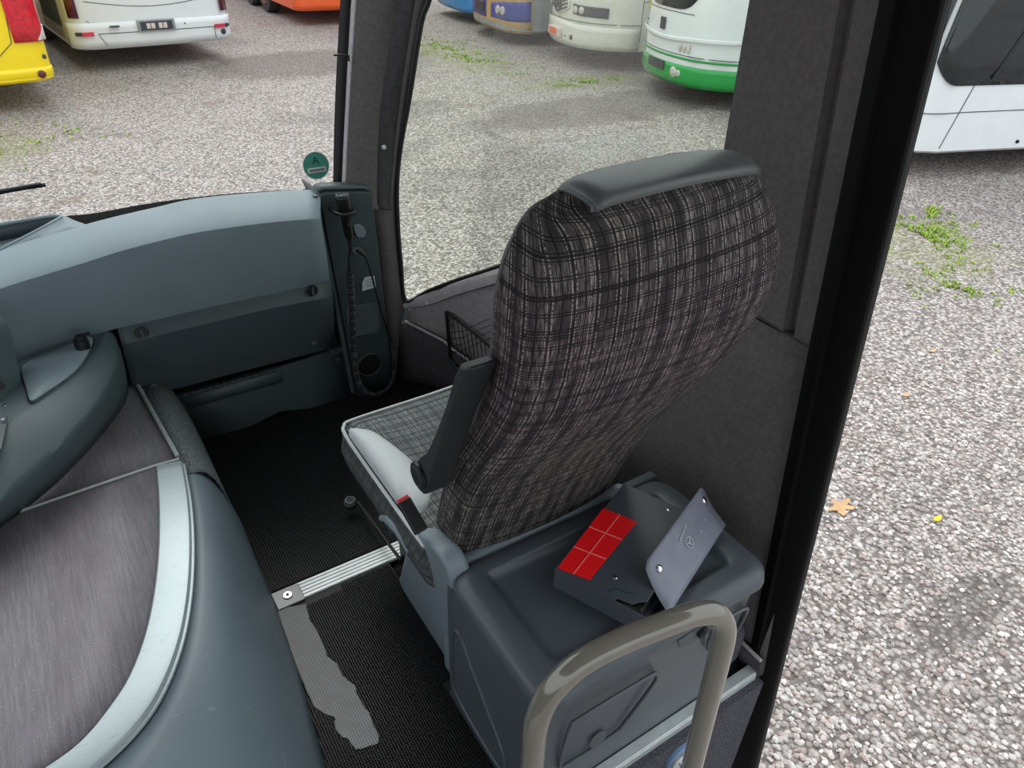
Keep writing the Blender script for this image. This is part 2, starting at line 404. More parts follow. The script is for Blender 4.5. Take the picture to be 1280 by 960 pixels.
def uvs_of(rows, closed):
    n = len(rows[0]); U = []
    vacc = 0
    for i, r in enumerate(rows):
        if i: vacc += max((rows[i][j]-rows[i-1][j]).length for j in (n//8, n//4))
        u = 0
        for j in range(n):
            if j: u += (r[j]-r[j-1]).length
            U.append((u, vacc))
    return U

# ================================================================== THE YARD
o = grid('ground', [[Vector((-40+10*i, -20+10*j, GZ)) for i in range(15)] for j in range(12)], M['ground'], local=True)
tag(o, kind='structure')
# loose stones near the open door, where the single stones can be seen
def stones():
    V = []; Fc = []
    base = bmesh.new(); bmesh.ops.create_icosphere(base, subdivisions=1, radius=1)
    bv = [v.co.copy() for v in base.verts]; bf = [tuple(v.index for v in f.verts) for f in base.faces]; base.free()
    rnd = random.Random(3)
    for i in range(15000):
        x = 1.45+3.6*rnd.random()**1.3; y = -.55+2.6*rnd.random()
        s = rnd.uniform(.006, .0155); R = Matrix.Rotation(rnd.random()*6.3, 3, 'Z') @ Matrix.Rotation(rnd.uniform(-.5, .5), 3, 'X')
        sx, sy, sz = s*rnd.uniform(.8, 1.35), s*rnd.uniform(.7, 1.1), s*rnd.uniform(.5, .8)
        if ((x-2.85)/.5)**2+((y-.62)/.12)**2 < 1 and rnd.random() < .6: continue
        b = len(V); c = Vector((x, y, GZ+s*.25))
        for v in bv: V.append(c+R @ Vector((v.x*sx*rnd.uniform(.85, 1.12), v.y*sy*rnd.uniform(.85, 1.12), v.z*sz)))
        Fc += [tuple(q+b for q in f) for f in bf]
    me = bpy.data.meshes.new('loose_stones'); me.from_pydata([tuple(v) for v in V], [], Fc); me.materials.append(M['stone'])
    o = bpy.data.objects.new('loose_stones', me); COL.objects.link(o)
    tag(o, 'loose pale gravel stones covering the yard beside the open door', 'gravel', kind='stuff')
stones()
def grass(name, label, spots, seed):
    rnd = random.Random(seed); V = []; Fc = []
    for (cx, cy, rx, ry, n, h) in spots:
        for i in range(n):
            a = rnd.random()*6.283; q = abs(rnd.gauss(0, .5)); x = cx+rx*q*math.cos(a); y = cy+ry*q*math.sin(a)
            if noise.noise(Vector((x*2.2, y*2.2, seed))) < -.02: continue
            for k in range(4):
                aa = rnd.random()*6.283; hh = h*rnd.uniform(.5, 1.2); w = .005+h*.05; lx, ly = math.cos(aa)*hh*.8, math.sin(aa)*hh*.8
                px, py = x+rnd.uniform(-.02, .02), y+rnd.uniform(-.02, .02); b = len(V); dx, dy = -math.sin(aa)*w, math.cos(aa)*w
                V += [(px-dx, py-dy, GZ), (px+dx, py+dy, GZ), (px+lx*.5+dx*.7, py+ly*.5+dy*.7, GZ+hh*.7), (px+lx*.5-dx*.7, py+ly*.5-dy*.7, GZ+hh*.7), (px+lx, py+ly, GZ+hh*.8)]
                Fc += [(b, b+1, b+2, b+3), (b+3, b+2, b+4)]
    me = bpy.data.meshes.new(name); me.from_pydata(V, [], Fc); me.materials.append(M['grass']); o = bpy.data.objects.new(name, me); COL.objects.link(o)
    tag(o, label, 'grass', kind='stuff')
grass('grass_patch', 'sparse yellow green grass on the gravel by the open door, near the nearest white bus', [(6.9, 3.3, 1.0, .9, 380, .035), (6.2, 2.5, .8, .6, 200, .03), (7.5, 3.75, .3, .2, 120, .07), (7.2, 4.2, .9, .3, 120, .04)], 1)
grass('grass_patch', 'green grass patch on the gravel behind the yellow bus', [(-.6, 10.3, .9, 1.2, 420, .035), (.6, 10.6, .8, .5, 60, .03)], 2)
grass('grass_patch', 'weedy grass strip in front of the row of parked coaches', [(7.4, 13.0, .8, 3.0, 700, .035), (8.0, 10.1, 1.3, .35, 300, .04)], 3)
for i, (x, y) in enumerate(((1168, 633), (0, 0))):
    if i: break
    c = pZ(1052, 633, GZ+.012)
    ring = []
    for k in range(26):
        a = 2*PI*k/26; r = .055*(1+.35*math.sin(5*a)+.15*math.sin(9*a+1)); ring.append(c+Vector((r*math.cos(a)*1.2, r*math.sin(a)*.8, .004*math.sin(3*a))))
    o = mk('dry_leaf', ring+[p+Vector((0, 0, .002)) for p in ring], [tuple(range(26)), tuple(range(51, 25, -1))]+[(k, (k+1) % 26, (k+1) % 26+26, k+26) for k in range(26)], M['leaf'])
    tag(o, 'large pale tan dry leaf lying on the gravel beside the door post', 'leaf')
for (x, y, sz, m, lab) in ((1172, 648, .028, 'yellowleaf', 'small yellow leaf on the gravel, lowest of the fallen leaves'), (1133, 493, .03, 'leaf', 'small orange tan leaf on the gravel left of the yard centre'), (1166, 438, .03, 'leaf', 'small pale pink leaf on the gravel, highest of the fallen leaves')):
    c = pZ(x, y, GZ+.015); ring = [c+Vector((sz*math.cos(a)*(1.2 if abs(math.cos(a)) > .8 else 1), sz*.5*math.sin(a), .003*math.cos(2*a))) for a in [2*PI*k/14 for k in range(14)]]
    tag(mk('fallen_leaf', ring+[p+Vector((0, 0, .002)) for p in ring], [tuple(range(14)), tuple(range(27, 13, -1))]+[(k, (k+1) % 14, (k+1) % 14+14, k+14) for k in range(14)], M[m]), lab, 'leaf')

# ------------------------------------------------------------------ buses
class Bus:
    W = 1.25
    def __init__(s, name, label, loc, rz, L=11.5, body='whitepaint', zb=.30, zt=3.4, bulge=.14, corner=.42, rbulge=.05, rcorner=.3, rake=.10):
        s.L, s.zb, s.zt, s.bulge, s.corner, s.rb, s.rc, s.rake = L, zb, zt, bulge, corner, rbulge, rcorner, rake
        s.r = thing(name, label, 'bus', (loc[0], loc[1], GZ), rz, 'coaches parked in the gravel yard')
        zs = [zb, zb+.03, .6, .9, 1.2, 1.6, 2.1, 2.6, 3.0, 3.2, 3.34, zt]
        ss = [i/20 for i in range(20)]+[1+i/8 for i in range(8)]+[2+i/20 for i in range(20)]+[3+i/8 for i in range(8)]
        rows = [[s.P(q, z, -.0) for q in ss] for z in zs]
        mk_rows = rows
        grid('body', mk_rows, M[body], s.r, closed=True, caps=True, local=True)
    def P(s, q, z, off=0.0):
        W = s.W; L = s.L
        ins = 0.0
        if z > 3.0: ins = .22*((z-3.0)/.4)**2
        if z < s.zb+.03: ins = .03
        rk = s.rake*max(0, z-1.1)**1.2 - .05*min(1, max(0, (z-.3)/.8))*0
        def fx(t, bul, cor):                      # t 0..1 across an end
            a = -1+2*t; sg = 1 if a >= 0 else -1; a = abs(a)
            r = cor/W
            # arc-length-like mapping with a round corner
            if a < .72: xx = a/.72*(1-r); yy = bul*xx*xx
            else:
                k = (a-.72)/.28*PI/2; xx = (1-r)+r*math.sin(k); yy = bul*xx*xx+cor*(1-math.cos(k))
            return sg*xx, yy
        if q <= 1: xx, yy = fx(q, s.bulge, s.corner); x = xx*(W+off-ins); y = yy+rk-off*.9+ins
        elif q <= 2:
            f = q-1; x = W+off-ins; y0 = s.bulge+s.corner+rk; y1 = L-s.rb-s.rc; y = y0+(y1-y0)*f
        elif q <= 3: xx, yy = fx(3-q, s.rb, s.rc); x = xx*(W+off-ins); y = L-yy+off*.9-ins
        else:
            f = q-3; x = -(W+off-ins); y1 = s.bulge+s.corner+rk; y0 = L-s.rb-s.rc; y = y0+(y1-y0)*f
        return Vector((x, y, z))
    def patch(s, name, q0, q1, z0, z1, mat, off=.006, parent=None, nq=0, nz=0, zf=None):
        """panel lying on the body; zf(t) -> (z0, z1) lets its edges slope"""
        nq = nq or max(2, int(abs(q1-q0)*40)); nz = nz or 5; rows = []
        for j in range(nz+1):
            row = []
            for i in range(nq+1):
                t = i/nq; a, b = (z0, z1) if zf is None else zf(t)
                row.append(s.P(q0+(q1-q0)*t, a+(b-a)*j/nz, off))
            rows.append(row)
        return grid(name, rows, M[mat], parent or s.r, local=True, solid=.012)
    def seam(s, q0, z0, q1, z1, mat='under', n=14, r=.005):
        return [s.P(q0+(q1-q0)*i/n, z0+(z1-z0)*i/n, .001) for i in range(n+1)]
    def seams(s, L, r=.006): return tubes('panel_gap', L, r, M['plate_dark'], s.r, seg=4, local=True)
    def nrm(s, q, z):
        a = s.P(q-.01, z); b = s.P(q+.01, z); d = (b-a).normalized(); return Vector((d.y, -d.x, 0))
    def spot(s, name, q, z, r, mat, h=.02, ry=None, parent=None, dome=.01):
        n = s.nrm(q, z); return disc(name, s.P(q, z, .0)-n*.004, n, r, h, M[mat], parent or s.r, seg=20, ry=ry, dome=dome, local=True)
    def plate(s, name, q, z, w, h, mat, t=.02, parent=None):
        n = s.nrm(q, z); c = s.P(q, z, .0)+n*(t/2+.004); R = frame_of(n); return box(name, c, (w, h, t), M[mat], parent or s.r, R=R, local=True, bev=.004)
    def wheel(s, x, y, rad=.5, rim='greypaint'):
        sx = 1 if x > 0 else -1; a = Vector((x-sx*.28, y, rad)); b = Vector((x+sx*.0, y, rad))
        w = lathe('wheel', a, b, [(0, rad*.8), (.04, rad*.97), (.2, rad), (.8, rad), (.95, rad*.96), (1, rad*.62)], M['tyre'], s.r, seg=28, local=True)
        lathe('wheel_rim', b-Vector((sx*.12, 0, 0)), b+Vector((sx*.012, 0, 0)), [(0, rad*.5), (.9, rad*.6), (.94, rad*.56), (.7, rad*.5), (.55, rad*.3), (.95, rad*.24), (1, rad*.18)], M[rim], w, seg=24, local=True)
    def arch(s, side, y, rad=.62):
        x = s.W*side+.006*side; pts = [Vector((x, y+rad*math.cos(a), .5+rad*math.sin(a))) for a in [PI*k/16 for k in range(17)]]+[Vector((x, y-rad, s.zb+.02)), Vector((x, y+rad, s.zb+.02))]
        prism('wheel_arch', pts, (-side*.01, 0, 0), M['under'], s.r, local=True)
    def wheels(s, ys, rim='greypaint'):
        for y in ys:
            for sd in (-1, 1): s.arch(sd, y); s.wheel(sd*(s.W+.02), y, rim=rim)
    def side_windows(s, side=1, z0=1.55, z1=2.75, n=6, f0=.05, f1=.97):
        for i in range(n):
            a = f0+(f1-f0)*i/n; b = f0+(f1-f0)*(i+.96)/n
            if side == 1: s.patch('side_window', 1+a, 1+b, z0, z1, 'busglass', .008, nq=3)
            else: s.patch('side_window', 4-a, 4-b, z0, z1, 'busglass', .008, nq=3)
def corner_place(px, py, zb, rz, lx, ly=0.0):
    """put the local point (lx, ly) of a bus over the yard point seen at the foot of its corner"""
    p = pZ(px, py, GZ+zb); c, s_ = math.cos(rz), math.sin(rz); return (p.x-(lx*c-ly*s_), p.y-(lx*s_+ly*c))

# green and white coach, nose towards us
rz = math.radians(-104)
b = Bus('parked_bus', 'white coach with green skirt and empty dark number plate, nose facing the side window', corner_place(906, 117, .30, rz, 1.24, .44), rz, zb=.30, bulge=.36, corner=.60)
b.patch('skirt', 0.0, 1.0, .285, .57, 'green', .012, nz=4); b.patch('skirt', 1.0, 1.97, .285, .57, 'green', .012, nz=4)
b.patch('stripe', 0.0, 1.0, .645, .675, 'green', .010, nz=2); b.patch('stripe', 1.0, 1.97, .645, .675, 'green', .010, nz=2)
w = b.patch('windscreen', .14, .86, 1.42, 2.9, 'busglass', .010, zf=lambda t: (1.28+.16*abs(2*t-1)**6, 2.9))
b.patch('bumper_ledge', .03, .97, .86, .93, 'whitepaint', .035, nz=3, zf=lambda t: (.86+.06*abs(2*t-1)**2, .92+.06*abs(2*t-1)**2))
b.plate('number_plate', .47, .50, .50, .13, 'plate_dark')
b.plate('badge', .5, 1.06, .13, .16, 'plate_dark')
for q, r in ((.73, .075), (.785, .05), (.08, .07)): b.spot('headlight', q, .45, r, 'lamp_clear')
for q in (.77, .815, .86): b.spot('small_lamp', q, .80, .035, 'lamp_clear', ry=.06)
b.patch('door_glass', 1.01, 1.10, 1.1, 2.8, 'busglass', .010, nq=6, zf=lambda t: (1.10+.30*t, 2.8)); b.side_windows(1, 1.5, 2.8, 6, .11, .97)
b.plate('side_marker', 1.055, .72, .12, .05, 'lamp_orange'); b.spot('side_reflector', 1.07, .40, .02, 'under')
b.seams([b.seam(1.0, .31, 1.0, 2.9), b.seam(.02, .70, .98, .70, n=30), b.seam(.14, 1.24, .86, 1.24, n=30)]); b.wheels((2.7, 8.2))

# white star coach
rz = math.radians(-104)
b = Bus('parked_bus', 'cream white coach with star emblem, yellow poster and small lettering, beside the green-skirted one', corner_place(759, 67, .32, rz, 1.24, .44), rz, body='creampaint', zb=.32, bulge=.42, corner=.62)
b.patch('windscreen', .1, .9, 1.35, 2.95, 'busglass', .010)
b.patch('bumper', .0, 1.0, .34, .86, 'creampaint', .045, nz=4, zf=lambda t: (.33, .70+.04*(1-abs(2*t-1))))
gm = b.patch('grille', .28, .72, 1.02, 1.34, 'creampaint', .02, zf=lambda t: (.82+.12*abs(2*t-1)**2, 1.10-.05*abs(2*t-1)))
tubes('grille_bars', [[b.P(.31+.38*i/16, z+.1*abs(2*i/16-1), .036) for i in range(17)] for z in (.85, .91, .97, 1.03)], .012, M['plate_dark'], gm, seg=4, local=True)
n = b.nrm(.5, 1.2); c = b.P(.5, .97, .05); R = frame_of(n)
em = tube('emblem', [c+R @ Vector((.13*math.cos(a), .13*math.sin(a), 0)) for a in [2*PI*k/24 for k in range(24)]], .012, M['plate_dark'], b.r, seg=6, closed=True, local=True)
tubes('emblem_star', [[c, c+R @ Vector((.13*math.cos(a), .13*math.sin(a), 0))] for a in (PI/2, PI/2+2*PI/3, PI/2-2*PI/3)], .016, M['plate_dark'], em, seg=5, local=True)
for q0, q1 in ((.78, .93), (.22, .07)):
    h = b.patch('headlight', q0, q1, 1.05, 1.28, 'plate_dark', .012, zf=lambda t: (.86-.02*t, 1.02-.02*t))
    for k in (.25, .6): b.spot('headlight_lens', q0+(q1-q0)*k, .93, .06, 'lamp_clear', parent=h, h=.03)
b.plate('number_plate', .50, .52, .50, .14, 'platewhite', .1); b.plate('number_plate_print', .49, .52, .34, .1, 'lamp_orange', .108)
for q, r in ((.80, .045), (.70, .012), (.64, .012)): b.spot('fog_lamp', q, .48, r, 'plate_dark', h=.055)
p_ = b.patch('poster', 1.012, 1.045, 1.02, 1.40, 'yellow', .012, nq=3); b.patch('poster_print', 1.014, 1.043, 1.16, 1.25, 'under', .016, parent=p_, nq=2); b.patch('poster_print', 1.014, 1.043, 1.29, 1.37, 'lamp_red', .016, parent=p_, nq=2)
LT = []
rnd = random.Random(5)
for li, z in enumerate((.86, .80, .74, .68)):
    y = 1.15+.05*li*(li % 2)
    while y < 1.95-.05*li: 
        w_ = rnd.uniform(.03, .12); LT.append(((1.26, y+w_/2, z), (.006, w_, .032))); y += w_+.025
boxes('side_lettering', LT, M['plate_dark'], b.r, local=True)
b.plate('side_marker', 1.075, .56, .12, .05, 'lamp_orange'); b.seams([b.seam(1.0, .34, 1.0, 2.9), b.seam(1.0, 1.1, 1.25, 1.75), b.seam(.0, .75, 1.0, .75, n=30)]); b.side_windows(1, 1.75, 2.8, 6, .12); b.wheels((2.7, 8.2))

# tan and blue coach
rz = math.radians(-98)
b = Bus('parked_bus', 'tan and navy blue coach with grey flank beside the cream white coach', corner_place(660, 42, .25, rz, 1.24, .40), rz, body='greypaint', zb=.25)
b.patch('front_panel', .0, .985, .235, 1.5, 'tan', .012, nz=6); b.patch('bumper_panel', .02, .52, .42, .80, 'navy', .022, nz=4); b.patch('bumper_panel', .62, .98, .45, .80, 'navy', .022, nz=4, zf=lambda t: (.45, .72+.1*t))
b.patch('windscreen', .1, .9, 1.45, 2.95, 'busglass', .02); b.plate('number_plate', .38, .6, .5, .2, 'plate_dark', .05)
for q in (.76, .84): b.spot('headlight', q, .62, .08, 'lamp_clear', h=.05)
b.spot('headlight', .06, .72, .09, 'lamp_clear', h=.05)
for q in (.55, .65, .75): b.plate('emblem', q, 1.05, .12, .08, 'plate_dark', .03)
b.plate('side_marker', 1.05, .85, .16, .08, 'lamp_orange'); b.side_windows(1, 1.3, 2.8, 6, .03); b.wheels((2.7, 8.2))

# blue coach
b = Bus('parked_bus', 'light blue coach at the far end of the row, beyond the tan coach', corner_place(600, 22, .16, rz, 1.24, .3), rz, body='bluepaint', zb=.22)
b.patch('windscreen', .1, .9, 1.5, 2.95, 'busglass', .012); b.plate('number_plate', .55, .62, .4, .14, 'platewhite')
for q in (.82, .16): h = b.spot('headlight', q, .85, .16, 'plate_dark', h=.02); b.spot('headlight_lens', q, .87, .10, 'lamp_clear', parent=h, h=.05)
b.plate('bumper_insert', .35, .45, .5, .12, 'lamp_orange'); b.patch('bumper', .0, 1.0, .25, .62, 'bluepaint', .04, nz=4); b.side_windows(1, 1.5, 2.8, 6, .03); b.wheels((2.7, 8.2))

# nearest white bus seen past the door post: its flank faces us
p0 = pZ(1165, 193, GZ+.30); p1 = pZ(1280, 187, GZ+.30); dd = (p1-p0).normalized(); rz = math.atan2(dd.y, dd.x)-PI/2
b = Bus('parked_bus', 'white bus with large dark curved side glass, seen through the open door', (p0.x-(1.25*math.cos(rz)-.45*math.sin(rz)), p0.y-(1.25*math.sin(rz)+.45*math.cos(rz))), rz, zb=.30, bulge=.10, corner=.40)
b.patch('windscreen', .08, .92, 1.20, 2.9, 'busglass', .010)
b.patch('side_glass', .93, 1.20, 1.18, 2.9, 'busglass', .014, nq=24, nz=8, zf=lambda t: (1.03+.22*max(0, (.22-t)/.22)**2+.30*max(0, (t-.72)/.28)**1.2, 2.9))
b.side_windows(1, 1.45, 2.8, 5, .2, .97)
tubes('window_frame', [[b.P(1.035+.006*i, 1.08+.2*i, .02) for i in range(9)], [b.P(1.06+.010*i, 1.78, .02) for i in range(12)], [b.P(1.17+.004*math.sin(i/6*PI/2), 1.86+.14*i, .02) for i in range(7)]], .014, M['black'], b.r, seg=5, local=True)
b.seams([b.seam(1.0, .31, 1.02, 1.15), b.seam(1.02, .75, 1.6, .78, n=20), b.seam(.9, .72, 1.02, .75)]); b.spot('filler_cap', 1.10, .40, .02, 'under'); b.wheels((3.9, 8.6))

# rear of the white and cream coach seen through the windscreen
lx = -1.25
def rear_bus(name, label, px, py, zb, body, rz=0.0, cornerx=-1.2, **kw):
    r2 = rz+PI                                   # tail towards us: local y runs away from the tail
    L = kw.get('L', 11.5); p = pZ(px, py, GZ+zb)
    # the tail corner at local (-cornerx', L) must land on p
    c, s_ = math.cos(r2), math.sin(r2); ax, ay = -cornerx, L-.12
    return Bus(name, label, (p.x-(ax*c-ay*s_), p.y-(ax*s_+ay*c)), r2, body=body, zb=zb, **kw)
b = rear_bus('parked_bus', 'white coach with cream grilled flank and dark tail lamps, its tail seen through the windscreen', 99, 63, .33, 'whitepaint', math.radians(5), rcorner=.22)
# tail: q 2..3 runs from local +x (our left) to local -x (our right)
b.patch('bumper', 2.0, 3.0, .36, .72, 'whitepaint', .03, nz=4)
for q0, q1 in ((2.055, 2.12), (2.945, 2.88)): b.patch('tail_lamp', q0, q1, .79, 1.7, 'lamp_dark', .02, nz=4)
b.plate('number_plate', 2.50, .64, .50, .13, 'plate_dark', .075); 
b.plate('plate_frame', 2.50, .64, .58, .17, 'greypaint', .066)
boxes('plate_letters', [], M['platewhite'], b.r, local=True) if False else None
for dq in (-.045, -.02, .02, .045): b.plate('plate_character', 2.5+dq, .64, .06, .08, 'platewhite', .082)
for q in (2.14, 2.86): b.plate('reflector', q, .57, .17, .055, 'reflector', .075); b.plate('reflector_edge', q+(.045 if q > 2.5 else -.045), .57, .08, .05, 'plate_dark', .072)
b.spot('towing_cap', 2.88, .47, .05, 'plate_dark', h=.04); b.plate('handle', 2.28, .66, .14, .02, 'plate_dark', .09); b.spot('keyhole', 2.66, .64, .012, 'under', h=.04)
b.seams([[b.P(2.16+.68*i/30, 1.02-.10*math.sin(PI*i/30), .002) for i in range(31)], b.seam(2.15, .76, 2.2, .57), [b.P(2.2+.62*i/24, .56, .034) for i in range(25)], [b.P(2.2+.006*i, .56-.035*i, .034) for i in range(6)], [b.P(2.82, .56-.035*i, .034) for i in range(6)]])
b.patch('swoosh', 2.45, 2.6, 1.3, 1.33, 'lamp_red', .006, nz=1, zf=lambda t: (1.06+.12*(1-t)**2, 1.075+.14*(1-t)**2))
b.patch('rear_window', 2.2, 2.8, 2.0, 2.9, 'busglass', .01)
fl = b.patch('flank_panel', 1.80, 1.985, .42, 1.7, 'grillebeige', .012, nq=6); tubes('grille_slats', [[Vector((1.275, 9.5+.2*i, .62+.16*j)) for j in range(6)] for i in range(8)], .022, M['plate_dark'], fl, seg=5, local=True)
b.side_windows(1, 1.75, 2.8, 6, .04, .8); b.wheels((2.7, 7.9, 9.0)[:2])

b = rear_bus('parked_bus', 'bright yellow bus with red and white tail lamp, left of the white coach tail', 65, 99, .36, 'yellow', math.radians(5), cornerx=1.2, rcorner=.16)
lp = b.patch('tail_lamp', 2.79, 2.975, 1.0, 1.9, 'lamp_red', .03, nq=10, nz=6, zf=lambda t: (.84, 1.75)); b.patch('reversing_lamp', 2.89, 2.975, 1.02, 1.3, 'lamp_clear', .036, nq=8, nz=4, zf=lambda t: (.85, .86+.16*t), parent=lp)
b.patch('bumper', 2.0, 3.0, .38, .53, 'yellow', .010, nz=3); b.spot('reflector', 2.86, .45, .05, 'lamp_dark', h=.04); b.spot('screw_cap', 2.915, .65, .028, 'plate_dark')
b.seams([[b.P(2.785+.004*i, .84+.1*i, .002) for i in range(10)], [b.P(2.2+.50*i/12, .66, .002) for i in range(13)]+[b.P(2.72+.065*i/4, .68+.16*i/4, .002) for i in range(5)]])
b.patch('rear_window', 2.2, 2.8, 2.0, 2.9, 'busglass', .01); b.side_windows(2, 1.5, 2.8, 6, .04, .9); b.wheels((2.7, 8.0))

b = rear_bus('parked_bus', 'orange coach with twin rear wheels in the far background beyond the windscreen', 372, 14, .30, 'orange', math.radians(-1), cornerx=-1.2, rcorner=.2)
b.patch('tail_lamp', 2.08, 2.12, 1.0, 1.6, 'lamp_dark', .02); b.patch('bumper', 2.0, 3.0, .33, .8, 'orange', .02); b.side_windows(1, 1.5, 2.8, 6, .04, .9)
b.plate('number_plate', 2.4, .7, .5, .12, 'platewhite', .05); b.wheels((2.7, 7.6, 9.0), rim='orange')
# ================================================================== THE COACH: shell
fl = grid('floor', [[Vector((x, y, -.012)) for x in (-1.2, -.4, .4, 1.15)] for y in (.56, 1.0, 1.6, 2.4)], M['under'], local=True, solid=.03); tag(fl, kind='structure')
def lerp(T, v):
    for (a, b), (c, d) in zip(T[:-1], T[1:]):
        if a <= v <= c: return b+(d-b)*(v-a)/(c-a)
    return T[0][1] if v < T[0][0] else T[-1][1]
def wall_s(y):                                   # plan point of the wall for a given Y
    for (x0, y0), (x1, y1) in zip(WPLAN[:-1], WPLAN[1:]):
        if y0 <= y <= y1: return x0+(x1-x0)*(y-y0)/(y1-y0)
    return WPLAN[0][0] if y < .5 else WPLAN[-1][0]
WEND = sorted([(p.z, p.y) for p in (pX(1152-(1152-924)*(k/14), -60+1025*(k/14), 1.15) for k in range(-4, 19))])
def yend(z): return lerp(WEND, z)
YS = [.53, .75, .89, .99, 1.1, 1.4, 1.6, 1.75, 1.85, 1.93, 2.0, 2.05, 2.10, 2.14, 2.18]
SILL = [(.4, .90), (1.0, .90), (1.3, .86), (1.5, .78), (1.7, .66), (1.88, .55), (2.0, .475), (2.1, .405), (2.18, .35), (2.3, .3)]
TRIM = [(.4, .05), (1.4, .08), (1.7, .14), (1.9, .185), (2.0, .205), (2.18, .265), (2.3, .28)]
def lerp(T, v):
    for (a, b), (c, d) in zip(T[:-1], T[1:]):
        if a <= v <= c: return b+(d-b)*(v-a)/(c-a)
    return T[0][1] if v < T[0][0] else T[-1][1]
def wp(y, z, off=0):
    if y < .56: y = yend(z)
    return Vector((wall_s(y)-off, y, z))
def wall_piece(name, ys, mat):
    tag(grid(name, [[wp(y, lerp(TRIM, y)+(lerp(SILL, y)-(.045 if y > .9 else .012)-lerp(TRIM, y))*k/6) for y in ys] for k in range(7)], mat, local=True, solid=.03, soff=1), kind='structure')
wall_piece('wall_right', [y for y in YS if y <= 1.4], M['felt'])
wall_piece('wall_right_front', [y for y in YS if y >= 1.4], plain('painted_lit_wall_felt', (150, 145, 146), .95, spec=.1, var=.1, vs=60, bump=.5, bs=900))  # same felt as the rear piece, windscreen light painted in as a paler colour
o = grid('wall_right_lower', [[wp(y, -.01+(lerp(TRIM, y)+.005)*k/3, .012) for y in YS[:-1]+[2.2]] for k in range(4)], M['felt_dark'], local=True, solid=.03, soff=1); tag(o, kind='structure')
tag(tube('trim_1', [wp(y, lerp(TRIM, y), .012) for y in YS], .005, M['felt_light'], local=True), kind='structure')
# rolled sill under the window
rows = []
for y in [.98, 1.2, 1.4, 1.6, 1.75, 1.88, 1.95, 2.0, 2.05, 2.10, 2.14, 2.18, 2.205]:
    s_ = lerp(SILL, y); k = .055 if y < 2.1 else .055-.02*(y-2.1)/.1
    rows.append([wp(y, s_-k, .001), wp(y, s_-k+.004, .014), wp(y, s_-.02, .022), wp(y, s_-.004, .016), wp(y, s_, .004), wp(y, s_-.004, -.02)])
tag(grid('trim_2', rows, M['felt_light'], local=True, solid=.004), kind='structure')
# side window: pane and rubber
pane_y = [.985, 1.2, 1.4, 1.6, 1.75, 1.85, 1.95, 2.0, 2.05, 2.1, 2.14, 2.175]
def zlow(y): return lerp(SILL, y)-.01
fe = [(545, -40), (540, 0), (530, 30), (515, 125), (505, 180), (500, 228), (501, 280), (505, 330), (511, 378)]
FE = [wall_hit(x, y, 0) for x, y in fe]                # curved front edge of the opening
def fey(z):
    P = sorted([(p.z, p.y) for p in FE]); 
    return lerp(P, z)
rows = []
ZT = 1.75
for j in range(15):
    row = []
    for i in range(12):
        t = i/11; z = .33+(ZT-.33)*j/14; ymax = fey(z); y = .985+(ymax+.02-.985)*t
        z2 = max(z, zlow(min(y, 2.2))-.0); row.append(wp(min(y, 2.235), z2, -.02))
    rows.append(row)
tag(grid('window_1', rows, M['tint'], local=True), kind='structure')
seal = [wall_hit(x, y, .012) for x, y in [(541, -40), (536, 0), (526, 30), (511, 125), (501, 180), (496, 228), (497, 280), (501, 330), (507, 376)]]
seal += [wp(y, lerp(SILL, y)+.003, .005) for y in (2.1, 2.0, 1.88, 1.7, 1.5, 1.3, 1.0)]
tag(tube('window_1_rubber', cr(seal, 4), .009, M['black'], local=True, seg=8), kind='structure')
# pillar panel between the side window and the door post, with its vertical groove
def pw(y, z, off=0): return Vector((1.15-off-.03*max(0, z-.9), y, z))
rows = [[pw(y, z, o_) for y, o_ in ((.53, 0), (.66, .0), (.715, .0), (.735, -.012), (.755, 0), (.86, 0), (.975, 0), (.985, -.03))] for z in (.90, .905, 1.1, 1.4, 1.8)]
rows = []
for z in (.885, .90, 1.1, 1.4, 1.8):
    k = (z-.885)/.55*.03
    rows.append([pw(yend(z), z, 0), pw(max(yend(z)+.01, .66+k*.3), z, 0), pw(.722+k*1.5, z, 0), pw(.730+k*1.5, z, -.02), pw(.742+k*1.5, z, -.02), pw(.75+k*1.5, z, 0), pw(.86, z, 0), pw(.98, z, 0), pw(.985, z, -.03)])
tag(grid('wall_right_pillar', rows, M['felt'], local=True, solid=.01, soff=1), kind='structure')
tag(tube('trim_3', [Vector((1.152, yend(.888), .888)), Vector((1.152, .75, .888)), Vector((1.152, .985, .905))], .003, M['felt_dark'], local=True), kind='structure')
# door post
def post(name, a, b, m, d=.05):
    pass
TO, TI = pX(1186, -40, 1.10), pX(1114, -40, 1.10); BO, BI = pX(940, 965, 1.20), pX(907, 965, 1.16)
mid = [.0, .25, .5, .75, 1.0]
rows = []
for t in [-.15]+mid+[1.25]:
    a = TI.lerp(BI, t); c = TO.lerp(BO, t); nn = Vector((.045, .01, 0))
    s_ = a.lerp(c, .3)+Vector((-.012, 0, 0)); rows.append([a+Vector((.02, .02, 0)), a, s_, a.lerp(c, .36)+Vector((-.004, 0, 0)), a.lerp(c, .9)+Vector((-.006, 0, 0)), c, c+nn, a+nn+Vector((0, .03, 0))])
pt = thing('door_post', 'black painted front post of the open door, between the wall felt and the gravel yard', 'door post', (BI.x, BI.y, BI.z-.3))
grid('post_profile', rows, M['blackgloss'], pt, closed=True, caps=True)
tube('door_seal', [TI.lerp(BI, t).lerp(TO.lerp(BO, t), .97)+Vector((.012, 0, 0)) for t in [-.1]+mid+[1.2]], .008, M['rubber'], pt)

